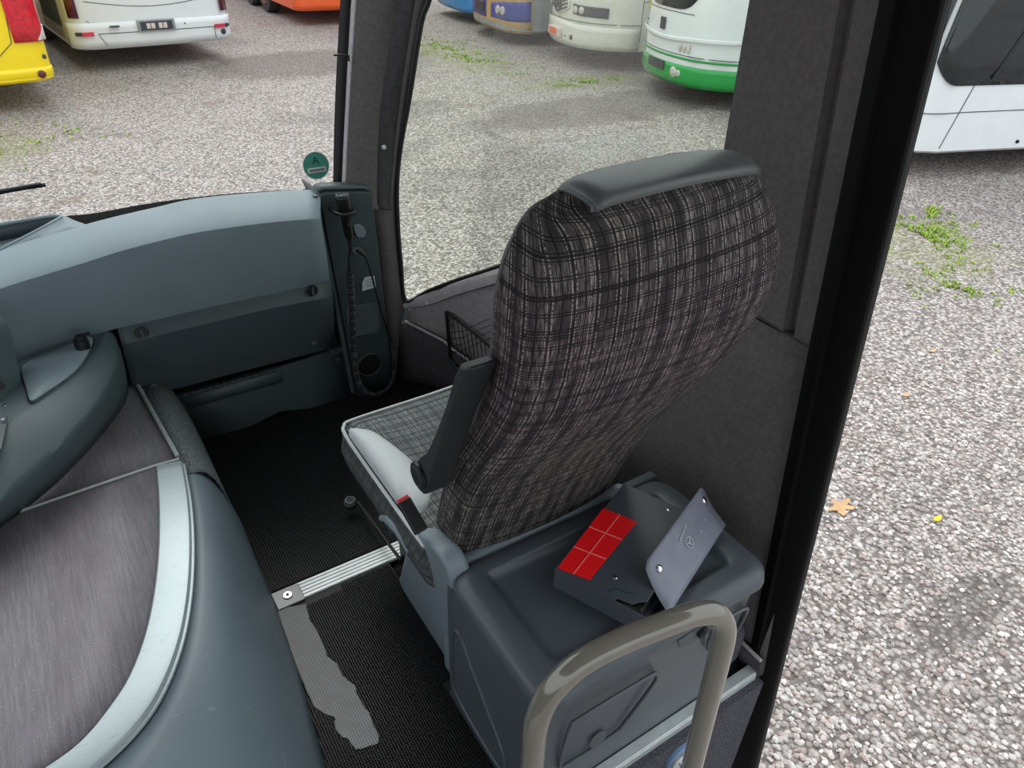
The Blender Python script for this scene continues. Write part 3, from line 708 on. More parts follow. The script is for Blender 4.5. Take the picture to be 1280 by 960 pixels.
# entrance step edge and riser
tag(box('floor_edge_riser', (.35, .545, -.32), (1.6, .02, .60), M['riser'], local=False), kind='structure')
edge = thing('step_edge_profile', 'aluminium angle profile along the edge of the entrance step under the storage box', 'edge trim', (.8, .575, 0))
box('top_flange', (.345, .569, .003), (1.59, .026, .006), M['alu'], edge, bev=.0015)
box('front_flange', (.345, .556, -.018), (1.59, .007, .042), M['alu'], edge, bev=.0015)
# dark carpet bulge between box and wall, low aluminium strip on the wall
o = box('carpet_kick', (1.095, .70, .07), (.075, .2, .14), M['riser'], None, bev=.03); tag(o, 'dark speckled carpet covered hump between the storage box and the wall', 'carpet')
tag(box('trim_4', (1.143, .68, .235), (.008, .10, .016), M['alu'], None), kind='structure')

# A pillar from pixel-measured edges
def pcol(tab): return [pY(x, y, Yv) for x, y, Yv in tab]
E0 = pcol([(430, -40, 2.26), (427, 0, 2.26), (420, 130, 2.26), (418, 240, 2.26), (419, 262, 2.26)])
E1 = pcol([(443, -40, 2.24), (439, 0, 2.24), (432, 130, 2.24), (427, 240, 2.24), (428, 262, 2.24)])
E2 = pcol([(450, -40, 2.20), (446, 0, 2.20), (437, 130, 2.20), (432, 240, 2.20), (433, 262, 2.20)])
E3 = pcol([(505, -40, 2.13), (497, 0, 2.14), (476, 130, 2.16), (471, 240, 2.17), (474, 262, 2.17)])
E4 = [wall_hit(x, y, .02) for x, y in ((528, -40), (519, 0), (499, 130), (487, 240), (488, 262))]
E5 = [wall_hit(x, y, .004) for x, y in ((541, -40), (532, 0), (508, 130), (495, 240), (495, 262))]
def strip(name, A, B, mat, th=.004, parent=None):
    rows = [cr(A, 4), cr(B, 4)]; rows = [rows[0], [a.lerp(b, .5) for a, b in zip(*rows)], rows[1]]
    return grid(name, rows, mat, parent, local=parent is None, solid=th, soff=0)
pil = thing('windscreen_pillar', 'felt covered pillar between windscreen and side window, with a screw cap', 'pillar', (.88, 2.2, .75))
strip('windscreen_seal', E0, E1, M['rubber'], .02, pil); strip('light_edge_strip', E1, E2, M['felt_light'], .006, pil)
strip('front_cover', E2, E3, M['felt'], .006, pil); strip('side_cover', E3, E4, M['felt_dark'], .006, pil); strip('window_edge_strip', E4, E5, M['felt'], .008, pil)
c = pY(480, 184, 2.12); disc('screw_cap', c, (-.5, -.8, .1), .007, .004, M['white_label'], pil, seg=14, dome=.002)
c = pY(429, 68, 2.20); tube('cable_clip', [c+Vector((-.03, 0, .0)), c+Vector((0, -.01, 0)), c+Vector((.012, -.01, -.002)), c+Vector((.014, -.005, -.018))], .003, M['black'], pil)
# lower pillar panel beside the microphone post
L0 = [pY(x, y, 2.19) for x, y in ((455, 240), (472, 300), (482, 400), (492, 500))]; L1 = [wall_hit(x, y, .006) for x, y in ((497, 233), (499, 290), (508, 375), (500, 400))]
L1 = [wall_hit(496, 233, .006), wall_hit(498, 290, .006), wall_hit(506, 372, .006), pY(500, 402, 2.19)]
tag(strip('wall_front_corner', L0, L1, M['felt'], .01), kind='structure')
tag(box('wall_front_lower', (.95, 2.235, .14), (.22, .02, .30), M['panel'], None), kind='structure')
tag(box('wall_front', (0, 2.36, -.1), (2.0, .03, 1.7), M['under'], None), kind='structure')
# windscreen
rows = [[Vector((x, 2.40-.035*(x*x)-(z-.7)*.16-.03*max(0, x-.55), z)) for x in (-1.25, -.9, -.5, -.1, .3, .55, .7, .80, .84)] for z in (.72, 1.0, 1.4, 1.9)]
tag(grid('window_2', rows, M['glass'], local=True), kind='structure')
# ceiling and far side wall, out of the picture but shading the cabin
tag(box('ceiling', (0, .2, 2.02), (2.4, 3.6, .05), M['ceil'], None), kind='structure')
tag(box('wall_left', (-1.2, 0, .3), (.05, 4.6, 1.2), M['felt_dark'], None), kind='structure')

# ================================================================== windscreen things
c = pY(395, 207, 2.355)
st = thing('environment_sticker', 'round green emissions sticker in the lower corner of the windscreen', 'sticker', c)
nrm_ = Vector((-.02, -1, .16)).normalized(); R_ = frame_of(nrm_)
disc('sticker_disc', c, nrm_, .044, .0012, plain('green_sticker', (66, 140, 120), .5), st, seg=32)
tube('sticker_rim', [c+nrm_*.001+R_ @ Vector((.044*math.cos(a), .044*math.sin(a), 0)) for a in [2*PI*k/32 for k in range(32)]], .0012, M['white_label'], st, seg=5, closed=True)
v, f = boxd(c+nrm_*.002+R_ @ Vector((0, -.014, 0)), (.062, .016, .001), R_); mk('number_field', v, f, M['white_label'], st)
v, f = boxd(c+nrm_*.003+R_ @ Vector((.001, -.014, 0)), (.052, .008, .001), R_); mk('number_print', v, f, plain('grey_print', (120, 112, 104), .6), st)
def text_mesh(name, body, size, mat, parent, loc, R, ext=.0003):
    cu = bpy.data.curves.new(name, 'FONT'); cu.body = body; cu.size = size; cu.extrude = ext; cu.align_x = 'CENTER'; cu.align_y = 'CENTER'; cu.resolution_u = 3
    t = bpy.data.objects.new(name, cu); COL.objects.link(t)
    dg = bpy.context.evaluated_depsgraph_get(); me = bpy.data.meshes.new_from_object(t.evaluated_get(dg)); bpy.data.objects.remove(t)
    vs = [R @ v.co + Vector(loc) for v in me.vertices]; fs = [tuple(p.vertices) for p in me.polygons]; bpy.data.meshes.remove(me)
    return mk(name, vs, fs, mat, parent, smooth=False)
text_mesh('sticker_letter', 'A', .036, plain('dark_green_print', (20, 74, 80), .5), st, c+nrm_*.002+R_ @ Vector((0, .016, 0)), R_)
a = pY(-30, 247, 2.44); b_ = pY(57, 231, 2.44)
wi = thing('wiper', 'black windscreen wiper blade tip outside the windscreen', 'wiper', a)
tube('wiper_blade', [a, a.lerp(b_, .5)+Vector((0, 0, .002)), b_], .006, M['rubber'], wi, seg=6); tube('wiper_carrier', [a+Vector((0, -.004, .009)), b_+Vector((-.01, -.004, .007))], .004, M['plate_dark'], wi, seg=6)

# ================================================================== DASHBOARD
db = thing('dashboard', 'grey grained plastic dashboard under the windscreen, with flap and kick panel', 'dashboard', (.3, 2.15, 0))
xs = [-90, -40, 0, 50, 106, 150, 200, 250, 330, 399]
crest = [364, 340, 317, 300, 285, 273.5, 262, 251, 243, 239]
crease = [400, 380, 361, 345, 328, 314, 301, 290, 279, 273]
foot = [505, 484, 464, 442, 421, 408, 397, 386, 369, 351]
fx = [-90, -40, 0, 50, 106, 146, 200, 250, 330, 412]
def col(xarr, yarr, Yv): return [pY(x, y, Yv if not callable(Yv) else Yv(x)) for x, y in zip(xarr, yarr)]
CREST = col(xs, crest, 2.20); CREASE = col([x+1 for x in xs], crease, 2.06); FOOT = col(fx, foot, 2.15)
BACK = [p+Vector((0, .07, -.022)) for p in CREST]; LOW = [p+Vector((0, .05, -.012)) for p in FOOT]
def blend(A, B, t, lift=0, d=Vector((0, -1, .6))): return [a.lerp(b, t)+d*lift for a, b in zip(A, B)]
R0 = [BACK, CREST, blend(CREST, CREASE, .12, .006), blend(CREST, CREASE, .5, .010), blend(CREST, CREASE, .9, .004), CREASE, blend(CREASE, FOOT, .06, .002, Vector((0, -1, 0))), blend(CREASE, FOOT, .5, .006, Vector((0, -1, 0))), blend(CREASE, FOOT, .94, .002, Vector((0, -1, 0))), FOOT, LOW]
rows = [cr(r, 4) for r in R0]
grid('dash_pad', rows, M['dash'], db, solid=.006)
# right end cheek of the pad
prism('pad_end', [BACK[-1], CREST[-1], CREASE[-1], FOOT[-1], LOW[-1]+Vector((0, .06, 0)), BACK[-1]+Vector((0, .03, -.05))], (-.006, 0, 0), M['dash'], db)
# black gutter between pad and glass
gx = [-90, 0, 60, 90, 120, 200, 300, 398]; gt = [300, 281, 272, 269, 266, 252, 241, 236.5]
G0 = col(gx, gt, 2.345); G1 = [Vector((p.x, 2.33, p.z-.10)) for p in G0]; G2 = [Vector((p.x*.97, 2.215, p.z-.10)) for p in G0]
grid('windscreen_gutter', [cr(G0, 4), cr(G1, 4), cr(G2, 4)], M['rubber'], db, solid=.004)
# oval tray hood at the left
rim = [pY(x, y, Yv) for x, y, Yv in ((-60, 343, 2.20), (0, 312, 2.21), (30, 297, 2.22), (55, 284, 2.24), (71, 275, 2.27), (77, 271, 2.29), (70, 269.5, 2.31), (50, 272, 2.325), (0, 280.5, 2.325), (-60, 291, 2.325))]
rimc = cr(rim, 5); tube('tray_rim', rimc, .005, M['dash'], db, seg=8)
inner = [p+Vector((0, .0, -.045)) for p in rimc]
grid('tray_wall', [rimc, inner], M['dash_dark'], db, solid=.003)
n_ = len(inner); half = n_//2
A_ = inner[:half]; B_ = list(reversed(inner[half:]))[:half]
B_ += [B_[-1]]*(half-len(B_)); grid('tray_floor', [[a.lerp(b, t) for a, b in zip(A_, B_)] for t in (0, .5, 1)], M['dash'], db, solid=.003)
J0 = [pY(x, y, Yv) for x, y, Yv in ((-60, 345, 2.195), (0, 314, 2.205), (30, 299, 2.215), (55, 286, 2.235), (72, 277, 2.265), (80, 271, 2.29), (92, 276, 2.27), (106, 281, 2.24))]
J1 = [pY(x, y, Yv) for x, y, Yv in ((-60, 366, 2.195), (0, 320, 2.195), (25, 311, 2.195), (50, 302, 2.195), (72, 295, 2.195), (85, 291, 2.195), (100, 287, 2.195), (118, 283, 2.195))]
J0[0] = pY(-60, 345, 2.195); grid('tray_hood', [cr(J0, 4), [a.lerp(b, .5)+Vector((0, 0, -.006)) for a, b in zip(cr(J0, 4), cr(J1, 4))], cr(J1, 4)], M['dash'], db, solid=.003)
# flap under the pad
def quadrows(T, B, ks): return [[a.lerp(b, k) for a, b in zip(T, B)] for k in ks]
FT = [pY(x, y, 2.155) for x, y in ((147, 411), (200, 398), (270, 381), (340, 366), (413, 351))]
FC = [pY(x, y, 2.125) for x, y in ((152, 430), (203, 417), (273, 400), (342, 384), (415, 370))]
FB = [pY(x, y, 2.19) for x, y in ((166, 484), (200, 487), (283, 466), (350, 449), (418, 431))]
FB0 = [p+Vector((0, .03, 0)) for p in FB]; FT0 = [p+Vector((0, .03, 0)) for p in FT]
fp = grid('glovebox_flap', [cr(FT0, 3), cr(FT, 3), blend(cr(FT, 3), cr(FC, 3), .08, .004, Vector((0, -1, 0))), cr(FC, 3), blend(cr(FC, 3), cr(FB, 3), .5, .002, Vector((0, -1, 0))), cr(FB, 3), cr(FB0, 3)], M['dash_dark'], db, solid=.008)
for x, y in ((177, 416), (390, 363)):
    c = pY(x, y, 2.128); k = disc('latch', c, (0, -1, .12), .019, .006, M['black'], fp, seg=24); tube('latch_ring', [c+Vector((.02*math.cos(a), -.005, .02*math.sin(a))) for a in [2*PI*i/24 for i in range(24)]], .002, M['dash_dark'], k, seg=5, closed=True) if False else None
    box('latch_grip', c+Vector((0, -.009, 0)), (.006, .008, .03), M['dash_dark'], fp, bev=.001)
for x, y in ((191, 481), (392, 428)): disc('bump_stop', pY(x, y, 2.175), (0, -1, -.2), .013, .012, M['panel'], fp, seg=16, dome=.004)
# black recess and lower kick panel
K0 = [pY(x, y, 2.28) for x, y in ((150, 470), (230, 470), (330, 450), (432, 425))]
KT = [pY(x, y, 2.21) for x, y in ((205, 500), (290, 478), (360, 458), (436, 434))]
KB = [pY(x, y, 2.185) for x, y in ((246, 549), (310, 532), (350, 512), (395, 508), (446, 492))]
KT = [pY(x, y, 2.205) for x, y in ((205, 500), (268, 484), (322, 468), (380, 450), (436, 433))]
grid('footwell_recess', [[p+Vector((0, .0, .16)) for p in KT], [p+Vector((0, .10, .15)) for p in KT], [p+Vector((0, .10, -.02)) for p in KT], [p+Vector((0, .0, -.001)) for p in KT]], M['rubber'], db, solid=.003)
kp = grid('kick_panel', [[p+Vector((0, .02, 0)) for p in KT], KT, [a.lerp(b, .5)+Vector((0, -.004, 0)) for a, b in zip(KT, KB)], KB, [p+Vector((0, .03, 0)) for p in KB]], M['panel'], db, solid=.006)
V0 = [pY(x, y, 2.196) for x, y in ((228, 497), (290, 479), (352, 462))]; V1 = [pY(x, y, 2.192) for x, y in ((232, 511), (294, 493), (353, 476))]
grid('vent_strip', [V0, V1], M['dash_dark'], kp, solid=.008)
LB = []
for i in range(13):
    p = V0[0].lerp(V0[2], (i+.5)/13); LB.append((p+Vector((0, .006, .004)), (.012, .016, .012)))
boxes('vent_teeth', LB, M['dash_dark'], kp)
KS = [p+Vector((0, .035, 0)) for p in KB]
grid('kick_skirting', [[Vector((p.x, 2.21, .07)) for p in KB], [Vector((p.x, 2.20, -.005)) for p in KB]], M['rubber'], db, solid=.01)
prism('side_tab', [pY(x, y, 2.185) for x, y in ((413, 439), (429, 433), (430, 440), (415, 446))], (0, .03, 0), M['panel'], db, bev=.002)
disc('screw_dimple', pY(422, 449, 2.19), (0, -1, .1), .010, .005, M['panel'], kp, seg=16)

# ================================================================== microphone post
mp = thing('microphone_post', 'dark grey plastic post panel at the right end of the dashboard', 'post panel', (.8, 2.2, 0))
PT = [pY(x, y, 2.155) for x, y in ((398, 240), (406, 237), (455, 236), (463, 238))]
PBm = [pY(x, y, 2.165) for x, y in ((446, 494), (452, 494), (486, 492), (492, 490))]
rows = []
for t in (0, .02, .25, .5, .75, 1.0):
    a = [p.lerp(q, t) for p, q in zip(PT, PBm)]
    if t == 0: a = [p+Vector((0, .03, .004)) for p in a]
    rows.append([a[0]+Vector((-.004, .10, 0)), a[0]+Vector((0, .02, 0)), a[0]+Vector((.006, .0, 0)), a[1], a[2], a[3]+Vector((-.004, 0, 0)), a[3]+Vector((0, .008, 0)), a[3]+Vector((0, .08, 0))])
grid('post_body', rows, M['panel'], mp, solid=.006)
tube('post_edge', [pY(394, 244, 2.15), pY(404, 300, 2.15), pY(424, 400, 2.155), pY(441, 490, 2.165)], .008, M['dash_dark'], mp)
topc = [p+Vector((0, .0, .006)) for p in PT]; grid('post_top', [topc, [p+Vector((0, .045, .004)) for p in topc]], M['dash_dark'], mp, solid=.008)
sg = [pY(x, y, 2.150) for x, y in ((435, 384), (468, 379), (473, 383), (475, 411), (471, 416), (440, 422), (436, 418), (433, 388))]
prism('speaker_grille', sg, (0, .015, 0), M['grille'], mp, bev=.002)
disc('cable_hole', pY(462, 456, 2.156), (0, -1, 0), .045, .003, M['rubber'], mp, seg=32)
tube('cable_hole_rim', [pY(462, 456, 2.154)+Vector((.046*math.cos(a), 0, .046*math.sin(a))) for a in [2*PI*i/28 for i in range(28)]], .003, M['panel'], mp, seg=5, closed=True)
disc('socket', pY(443, 288, 2.155), (0, -1, 0), .014, .010, M['black'], mp, seg=18)
pcap = [pY(x, y, 2.14) for x, y in ((442, 282), (449, 280), (455, 284), (458, 291), (455, 297), (448, 297), (444, 292))]
prism('socket_cap', pcap, (0, .006, 0), M['greyplastic'], mp, bev=.0015)
disc('bolt_head', pY(441, 266, 2.155), (0, -1, 0), .016, .004, M['panel'], mp, seg=18); disc('bolt', pY(443, 267, 2.149), (0, -1, 0), .005, .006, M['chrome'], mp, seg=12)
lb = [pY(x, y, 2.147) for x, y in ((453, 353), (456, 347), (468, 345), (470, 359), (453, 364))]
prism('white_tag_label', lb, (0, .002, 0), M['white_label'], mp)
for i in range(3):
    a = pY(457+i*.6, 351+i*3.6, 2.145); q = pY(466+i*.6, 348.5+i*3.6, 2.145); tube('tag_print', [a, q], .0007, M['panel'], mp, seg=4)
# microphone held in its clip, with coiled cord
mc = thing('microphone', 'black hand microphone with coiled cord hanging in its clip on the post', 'microphone', pY(430, 300, 2.1))
a = pY(428, 244, 2.095); b_ = pY(437, 299, 2.105)
lathe('microphone_body', a, b_, [(0, .021), (.03, .0235), (.05, .0235), (.38, .022), (.42, .017), (.9, .0145), (1, .010)], M['black'], mc, seg=24)
tube('mouth_ring', [a+Vector((.019*math.cos(t), .019*math.sin(t)*.9, .001)) for t in [2*PI*i/24 for i in range(24)]], .003, M['panel'], mc, seg=6, closed=True)
disc('talk_button', a.lerp(b_, .62)+Vector((0, -.016, 0)), (0, -1, 0), .005, .003, M['chrome'], mc, seg=12)
c = a.lerp(b_, .36)
tube('clip', [c+Vector((-.034, .045, 0)), c+Vector((-.032, .0, 0)), c+Vector((-.02, -.022, 0)), c+Vector((0, -.029, 0)), c+Vector((.02, -.022, 0)), c+Vector((.03, .0, 0)), c+Vector((.03, .05, 0))], .006, M['black'], mc, seg=8)
s1 = b_; path = cr([pY(x, y, Yv) for x, y, Yv in ((437, 340, 2.115), (440, 380, 2.115), (441, 420, 2.11), (443, 455, 2.105), (449, 480, 2.10), (462, 493, 2.10), (478, 491, 2.11), (490, 477, 2.13), (493, 452, 2.15), (489, 427, 2.15))], 30)
tube('cord', [b_, pY(438, 310, 2.11), pY(436, 325, 2.11), pY(437, 340, 2.115)], [.008, .006, .004, .006], M['rubber'], mc, seg=8)
# resample path by length and wind the coil
tot = sum((path[i+1]-path[i]).length for i in range(len(path)-1)); N = 2300; pts = []; L_ = 0; j = 0; seglen = (path[1]-path[0]).length
nr = Vector((0, -1, 0)); turns = tot/.0088
for k in range(N):
    s_ = tot*k/(N-1)
    while j < len(path)-2 and L_+(path[j+1]-path[j]).length < s_: L_ += (path[j+1]-path[j]).length; j += 1
    d = path[j+1]-path[j]; p = path[j]+d*min(1, (s_-L_)/max(1e-9, d.length)); t = d.normalized(); nr = (nr-t*nr.dot(t)).normalized(); bb = t.cross(nr); an = 2*PI*turns*k/(N-1)
    r_ = .0098*(1-.3*(k/N)); pts.append(p+(nr*math.cos(an)+bb*math.sin(an))*r_)
tube('coiled_cord', pts, .0030, plain('cord_rubber', (48, 50, 52), .4), mc, seg=5)
tube('cord_core', path, .0050, M['rubber'], mc, seg=8)
tube('plug_lead', cr([pY(489, 427, 2.15), pY(480, 400, 2.14), pY(470, 365, 2.135), pY(462, 335, 2.13), pY(456, 320, 2.12)], 6), .0035, M['rubber'], mc, seg=8)
lathe('plug', pY(457, 320, 2.12), pY(447, 311, 2.14), [(0, .005), (.3, .008), (.8, .011), (1, .011)], M['black'], mc, seg=14)
disc('plug_collar', pY(445, 313, 2.152), (0, -1, 0), .012, .008, M['greyplastic'], mc, seg=16)

# ================================================================== DRIVER CONSOLE (left)
dc = thing('driver_console', 'rounded slate grey plastic driver console with leather lid and socket', 'console', (-.15, 1.9, .3))
ZP = .30
# three measured curves: lid edge, shoulder, foot, from the tip at right to the left
lid = [(112, 417, .50), (138, 412, .50), (150, 414, .495)]
T0 = [pZ(x, y, z) for x, y, z in ((118, 416, .515), (95, 424, .515), (70, 434, .515), (45, 444, .515), (25, 452, .515), (0, 462, .515), (-60, 486, .515))]
T1 = [pZ(x, y, z) for x, y, z in ((133, 411, .512), (118, 441, .512), (96, 470, .512), (68, 490, .512), (44, 506, .512), (8, 530, .515), (-60, 575, .515))]
T2 = [pZ(x, y, z) for x, y, z in ((146, 420, .48), (146, 456, .475), (122, 505, .46), (88, 545, .45), (52, 580, .44), (0, 626, .44), (-60, 680, .44))]
T3 = [pZ(x, y, z) for x, y, z in ((160, 470, .30), (158, 500, .30), (134, 535, .30), (100, 575, .30), (62, 612, .30), (0, 660, .30), (-60, 705, .30))]
def sm(A): return cr(A, 5)
rows = [sm([p+Vector((0, .02, -.05)) for p in T0]), sm(T0), sm(T1), [a.lerp(b, .12)+Vector((0, 0, .006)) for a, b in zip(sm(T1), sm(T2))], [a.lerp(b, .5)+Vector((.003, -.004, .010)) for a, b in zip(sm(T1), sm(T2))], [a.lerp(b, .88)+Vector((.003, -.003, .006)) for a, b in zip(sm(T1), sm(T2))], sm(T2), [a.lerp(b, .12)+Vector((.004, -.004, 0)) for a, b in zip(sm(T2), sm(T3))], [a.lerp(b, .55)+Vector((.004, -.004, 0)) for a, b in zip(sm(T2), sm(T3))], sm(T3)]
grid('console_body', rows, M['console'], dc, solid=.005)
LD = [pZ(x, y, .522) for x, y in ((28, 457), (60, 443), (90, 430), (108, 421), (116, 424), (110, 440), (98, 458), (80, 474), (58, 489), (39, 500), (33, 486))]
rim_ = cr(LD, 4, closed=True); cen = sum(rim_, Vector())/len(rim_)
grid('console_lid', [[p+Vector((0, 0, -.012)) for p in rim_], rim_, [p.lerp(cen, .06)+Vector((0, 0, .004)) for p in rim_], [p.lerp(cen, .5)+Vector((0, 0, .006)) for p in rim_], [p.lerp(cen, .98)+Vector((0, 0, .006)) for p in rim_]], M['dash'], dc, closed=True, caps=True)
grid('lid_gap', [[p.lerp(cen, -.035)+Vector((0, 0, -.006)) for p in rim_], [p.lerp(cen, .05)+Vector((0, 0, -.0055)) for p in rim_]], M['rubber'], dc, closed=True, solid=.002)
c = pZ(101, 427, .545); sk = disc('lighter_socket', c-Vector((0, 0, .022)), (0, 0, 1), .019, .028, M['black'], dc, seg=24); disc('socket_plug', c+Vector((0, 0, .006)), (0, 0, 1), .012, .012, M['rubber'], dc, seg=20); box('socket_tab', c+Vector((.016, .020, .008)), (.024, .012, .006), M['black'], dc, R=Matrix.Rotation(.3, 3, 'Z'), bev=.002)
# cockpit cheek and switch panel at the frame's left edge
ck = [pY(x, y, Yv) for x, y, Yv in ((-8, 396, 2.0), (8, 430, 1.98), (20, 480, 1.94), (29, 530, 1.90), (24, 545, 1.88), (14, 546, 1.87), (2, 480, 1.87), (-14, 420, 1.88))]
R1 = [pY(x, y, 2.02) for x, y in ((-30, 380), (0, 398), (10, 440), (19, 490), (27, 528), (25, 541))]
R2 = [pY(x, y, 1.93) for x, y in ((-45, 400), (-14, 415), (-1, 450), (9, 495), (16, 532), (17, 548))]
R3 = [pY(x, y, 1.90) for x, y in ((-60, 410), (-30, 430), (-16, 470), (-6, 505), (0, 530), (5, 540))]
grid('cockpit_cheek', [cr(R1, 4), cr([a.lerp(b, .5)+Vector((.02, -.01, 0)) for a, b in zip(R1, R2)], 4), cr(R2, 4), cr(R3, 4)], M['console'], dc, solid=.006)
prism('switch_panel', [pZ(x, y, .530) for x, y in ((-60, 500), (-20, 513), (9, 520), (8, 532), (2, 560), (-30, 580), (-60, 590))], (0, 0, -.006), M['panel'], dc, bev=.002)
disc('round_knob', pY(-4, 482, 1.895), (.4, -1, .3), .012, .02, M['black'], dc, seg=18)
for x, y in ((6, 507), (4, 525)): disc('screw', pZ(x, y, .534), (0, 0, 1), .0045, .003, M['chrome'], dc, seg=10)

# ================================================================== PLATFORM
pf = thing('aisle_platform', 'raised wood look vinyl platform with curved aluminium edge and leatherette side', 'platform', (-.2, 1.2, 0))
RIM = [pZ(x, y, ZP) for x, y in ((228, 577), (236, 625), (239, 680), (236, 740), (225, 800), (202, 860), (168, 910), (115, 960), (50, 1005))]
INN = [pZ(x, y, ZP) for x, y in ((195, 584), (198, 625), (198, 680), (193, 735), (182, 790), (164, 840), (140, 880), (98, 930), (30, 978))]
RC, IC = cr(RIM, 6), cr(INN, 6)
Lf = [Vector((-1.15, p.y, ZP)) for p in IC]
backL = pZ(-200, 702, ZP)
VT = [[Vector((a.x+(b.x-a.x)*k/8, a.y, ZP)) for k in range(9)] for a, b in zip(IC, Lf)]
# first row follows the platform's front edge, which the photograph shows slanting slightly
e0, e1 = pZ(195, 584, ZP), pZ(30, 640, ZP); sl = (e1.y-e0.y)/(e1.x-e0.x)
VT[0] = [Vector((p.x, e0.y+sl*(p.x-e0.x), ZP)) for p in VT[0]]
grid('vinyl_top', VT, M['vinyl'], pf, solid=.02)
grid('aluminium_nosing', [[p+Vector((0, 0, .001)) for p in IC], [p+Vector((0, 0, .005)) for p in blend(IC, RC, .06)], [p+Vector((0, 0, .005)) for p in blend(IC, RC, .86)], [p+Vector((0, 0, .003)) for p in blend(IC, RC, .95)], [p+Vector((0, 0, -.004)) for p in RC], [p+Vector((0, 0, -.02)) for p in RC]], M['nosing'], pf, solid=.003)
tube('nosing_bead', [p+Vector((.001, 0, -.012)) for p in RC], .005, M['nosing'], pf, seg=6)
tube('front_edge_bead', [e0+Vector((.06, .0, .003)), e0+Vector((0, .004, .003)), e0.lerp(e1, 1.0)+Vector((0, .004, .003)), e0.lerp(e1, 2.5)+Vector((0, .004, .003))], .004, M['alu'], pf, seg=6)
FLc = [Vector(p) for p in ((.195, 1.70, 0), (.192, 1.60, 0), (.19, 1.50, 0), (.188, 1.39, 0), (.18, 1.25, 0), (.17, 1.10, 0), (.155, .95, 0), (.13, .75, 0), (.10, .58, 0))]
FC_ = cr(FLc, 6)
RL = [p+Vector((.001, 0, -.016)) for p in RC]
def bulge(t): return math.sin(t*PI)*.035
rows = []
for t in (0, .1, .22, .36, .5, .64, .78, .9, 1.0):
    zt = 1-t**1.9; xt = t**.72
    rows.append([Vector((a.x+(b.x-a.x)*xt, a.y+(b.y-a.y)*xt, b.z+(a.z-b.z)*zt)) for a, b in zip(RL, FC_)])
grid('leatherette_side', rows, M['leatherette'], pf, solid=.004)
fpn = thing('front_platform', 'lower wood look vinyl panel with a thin aluminium edge in front of the driver console', 'platform', (-.1, 1.9, 0))
G_ = [pZ(168, 478, ZP-.012), pZ(222, 576, ZP-.012)]
grid('vinyl_top', [[Vector((g.x+(-1.15-g.x)*k/6, g.y if k == 0 else g.y-.0, ZP-.012)) for k in range(7)] for g in (G_[0]+Vector((0, .1, 0)), G_[0], G_[0].lerp(G_[1], .5), G_[1]+Vector((0, -.02, 0)))], M['vinyl'], fpn, solid=.02)
tube('aluminium_edge', [G_[0]+Vector((.004, .05, .004)), G_[0]+Vector((.004, 0, .004)), G_[1]+Vector((.004, .01, .006))], .006, M['alu'], fpn, seg=8)
rows = []
for t in (0, .15, .3, .5, .7, .85, 1.0):
    zt = 1-t**2.6; xt = t**.6
    row = []
    for y in (2.20, 2.05, 1.9, 1.8, 1.74, 1.68):
        tx = .046+(.078-.046)*(2.187-y)/.45; row.append(Vector((tx+(.187-tx)*xt, y, (ZP-.014)*zt)))
    rows.append(row)
grid('carpet_side', rows, M['carpet'], fpn, solid=.004)

# ================================================================== MATS
M['pins'] = plain('black_mat_pins', (36, 36, 38), .38, var=.1)
def pins(name, lab, inside, x0, x1, y0, y1, pitch, h, base_poly, parentname=None):
    t = thing(name, lab, 'floor mat', ((x0+x1)/2, (y0+y1)/2, 0))
    prism('mat_base', base_poly, (0, 0, .006), M['rubber'], t)
    V = []; Fc = []; rnd = random.Random(11); ny = int((y1-y0)/pitch); nx = int((x1-x0)/pitch)
    for j in range(ny):
        for i in range(nx):
            x = x0+(i+.5)*pitch; y = y0+(j+.5)*pitch
            if not inside(x, y): continue
            r = pitch*.30; lx, ly = rnd.uniform(-.0006, .0006), rnd.uniform(-.0006, .0006); b = len(V); hh = h*rnd.uniform(.92, 1.05)
            V += [(x-r, y-r, .005), (x+r, y-r, .005), (x+r, y+r, .005), (x-r, y+r, .005)]+[(x-r*.5+lx, y-r*.5+ly, .005+hh), (x+r*.5+lx, y-r*.5+ly, .005+hh), (x+r*.5+lx, y+r*.5+ly, .005+hh), (x-r*.5+lx, y+r*.5+ly, .005+hh)]
            Fc += [(b+4, b+5, b+6, b+7), (b, b+1, b+5, b+4), (b+1, b+2, b+6, b+5), (b+2, b+3, b+7, b+6), (b+3, b, b+4, b+7)]
    o = mk('mat_pins', V, Fc, M['pins'], t, smooth=False); o['kind'] = 'stuff'
    return t
def inpoly(x, y, P):
    c = False; j = len(P)-1
    for i in range(len(P)):
        if (P[i][1] > y) != (P[j][1] > y) and x < (P[j][0]-P[i][0])*(y-P[i][1])/(P[j][1]-P[i][1])+P[i][0]: c = not c
        j = i
    return c
def zpoly(L): return [pZ(x, y, .006) for x, y in L]
worn = zpoly([(343, 763), (383, 756), (387, 775), (397, 790), (404, 806), (410, 822), (421, 830), (428, 845), (444, 858), (446, 868), (455, 884), (462, 892), (466, 905), (474, 920), (473, 930), (455, 936), (444, 938), (436, 925), (428, 922), (419, 912), (418, 898), (404, 892), (393, 884), (385, 868)])
wp2 = [(p.x, p.y) for p in worn]
cut = zpoly([(540, 775), (560, 860), (470, 700), (505, 697)])
mat2 = pins('rubber_pin_mat', 'black rubber pin mat with a worn bare patch, between the platform and the storage box', lambda x, y: not inpoly(x, y, wp2) and (x < .453 or y > .94) and x > lerp([(.5, .10), (.95, .15), (1.39, .185)], y) and y < 1.352-(.022 if .2 < x < .36 else 0), .10, .505, .60, 1.352, .0060, .010,
     [Vector((.10, .60, .0)), Vector((.455, .60, 0)), Vector((.455, .90, 0)), Vector((.505, .93, 0)), Vector((.505, 1.355, 0)), Vector((.17, 1.355, 0))])
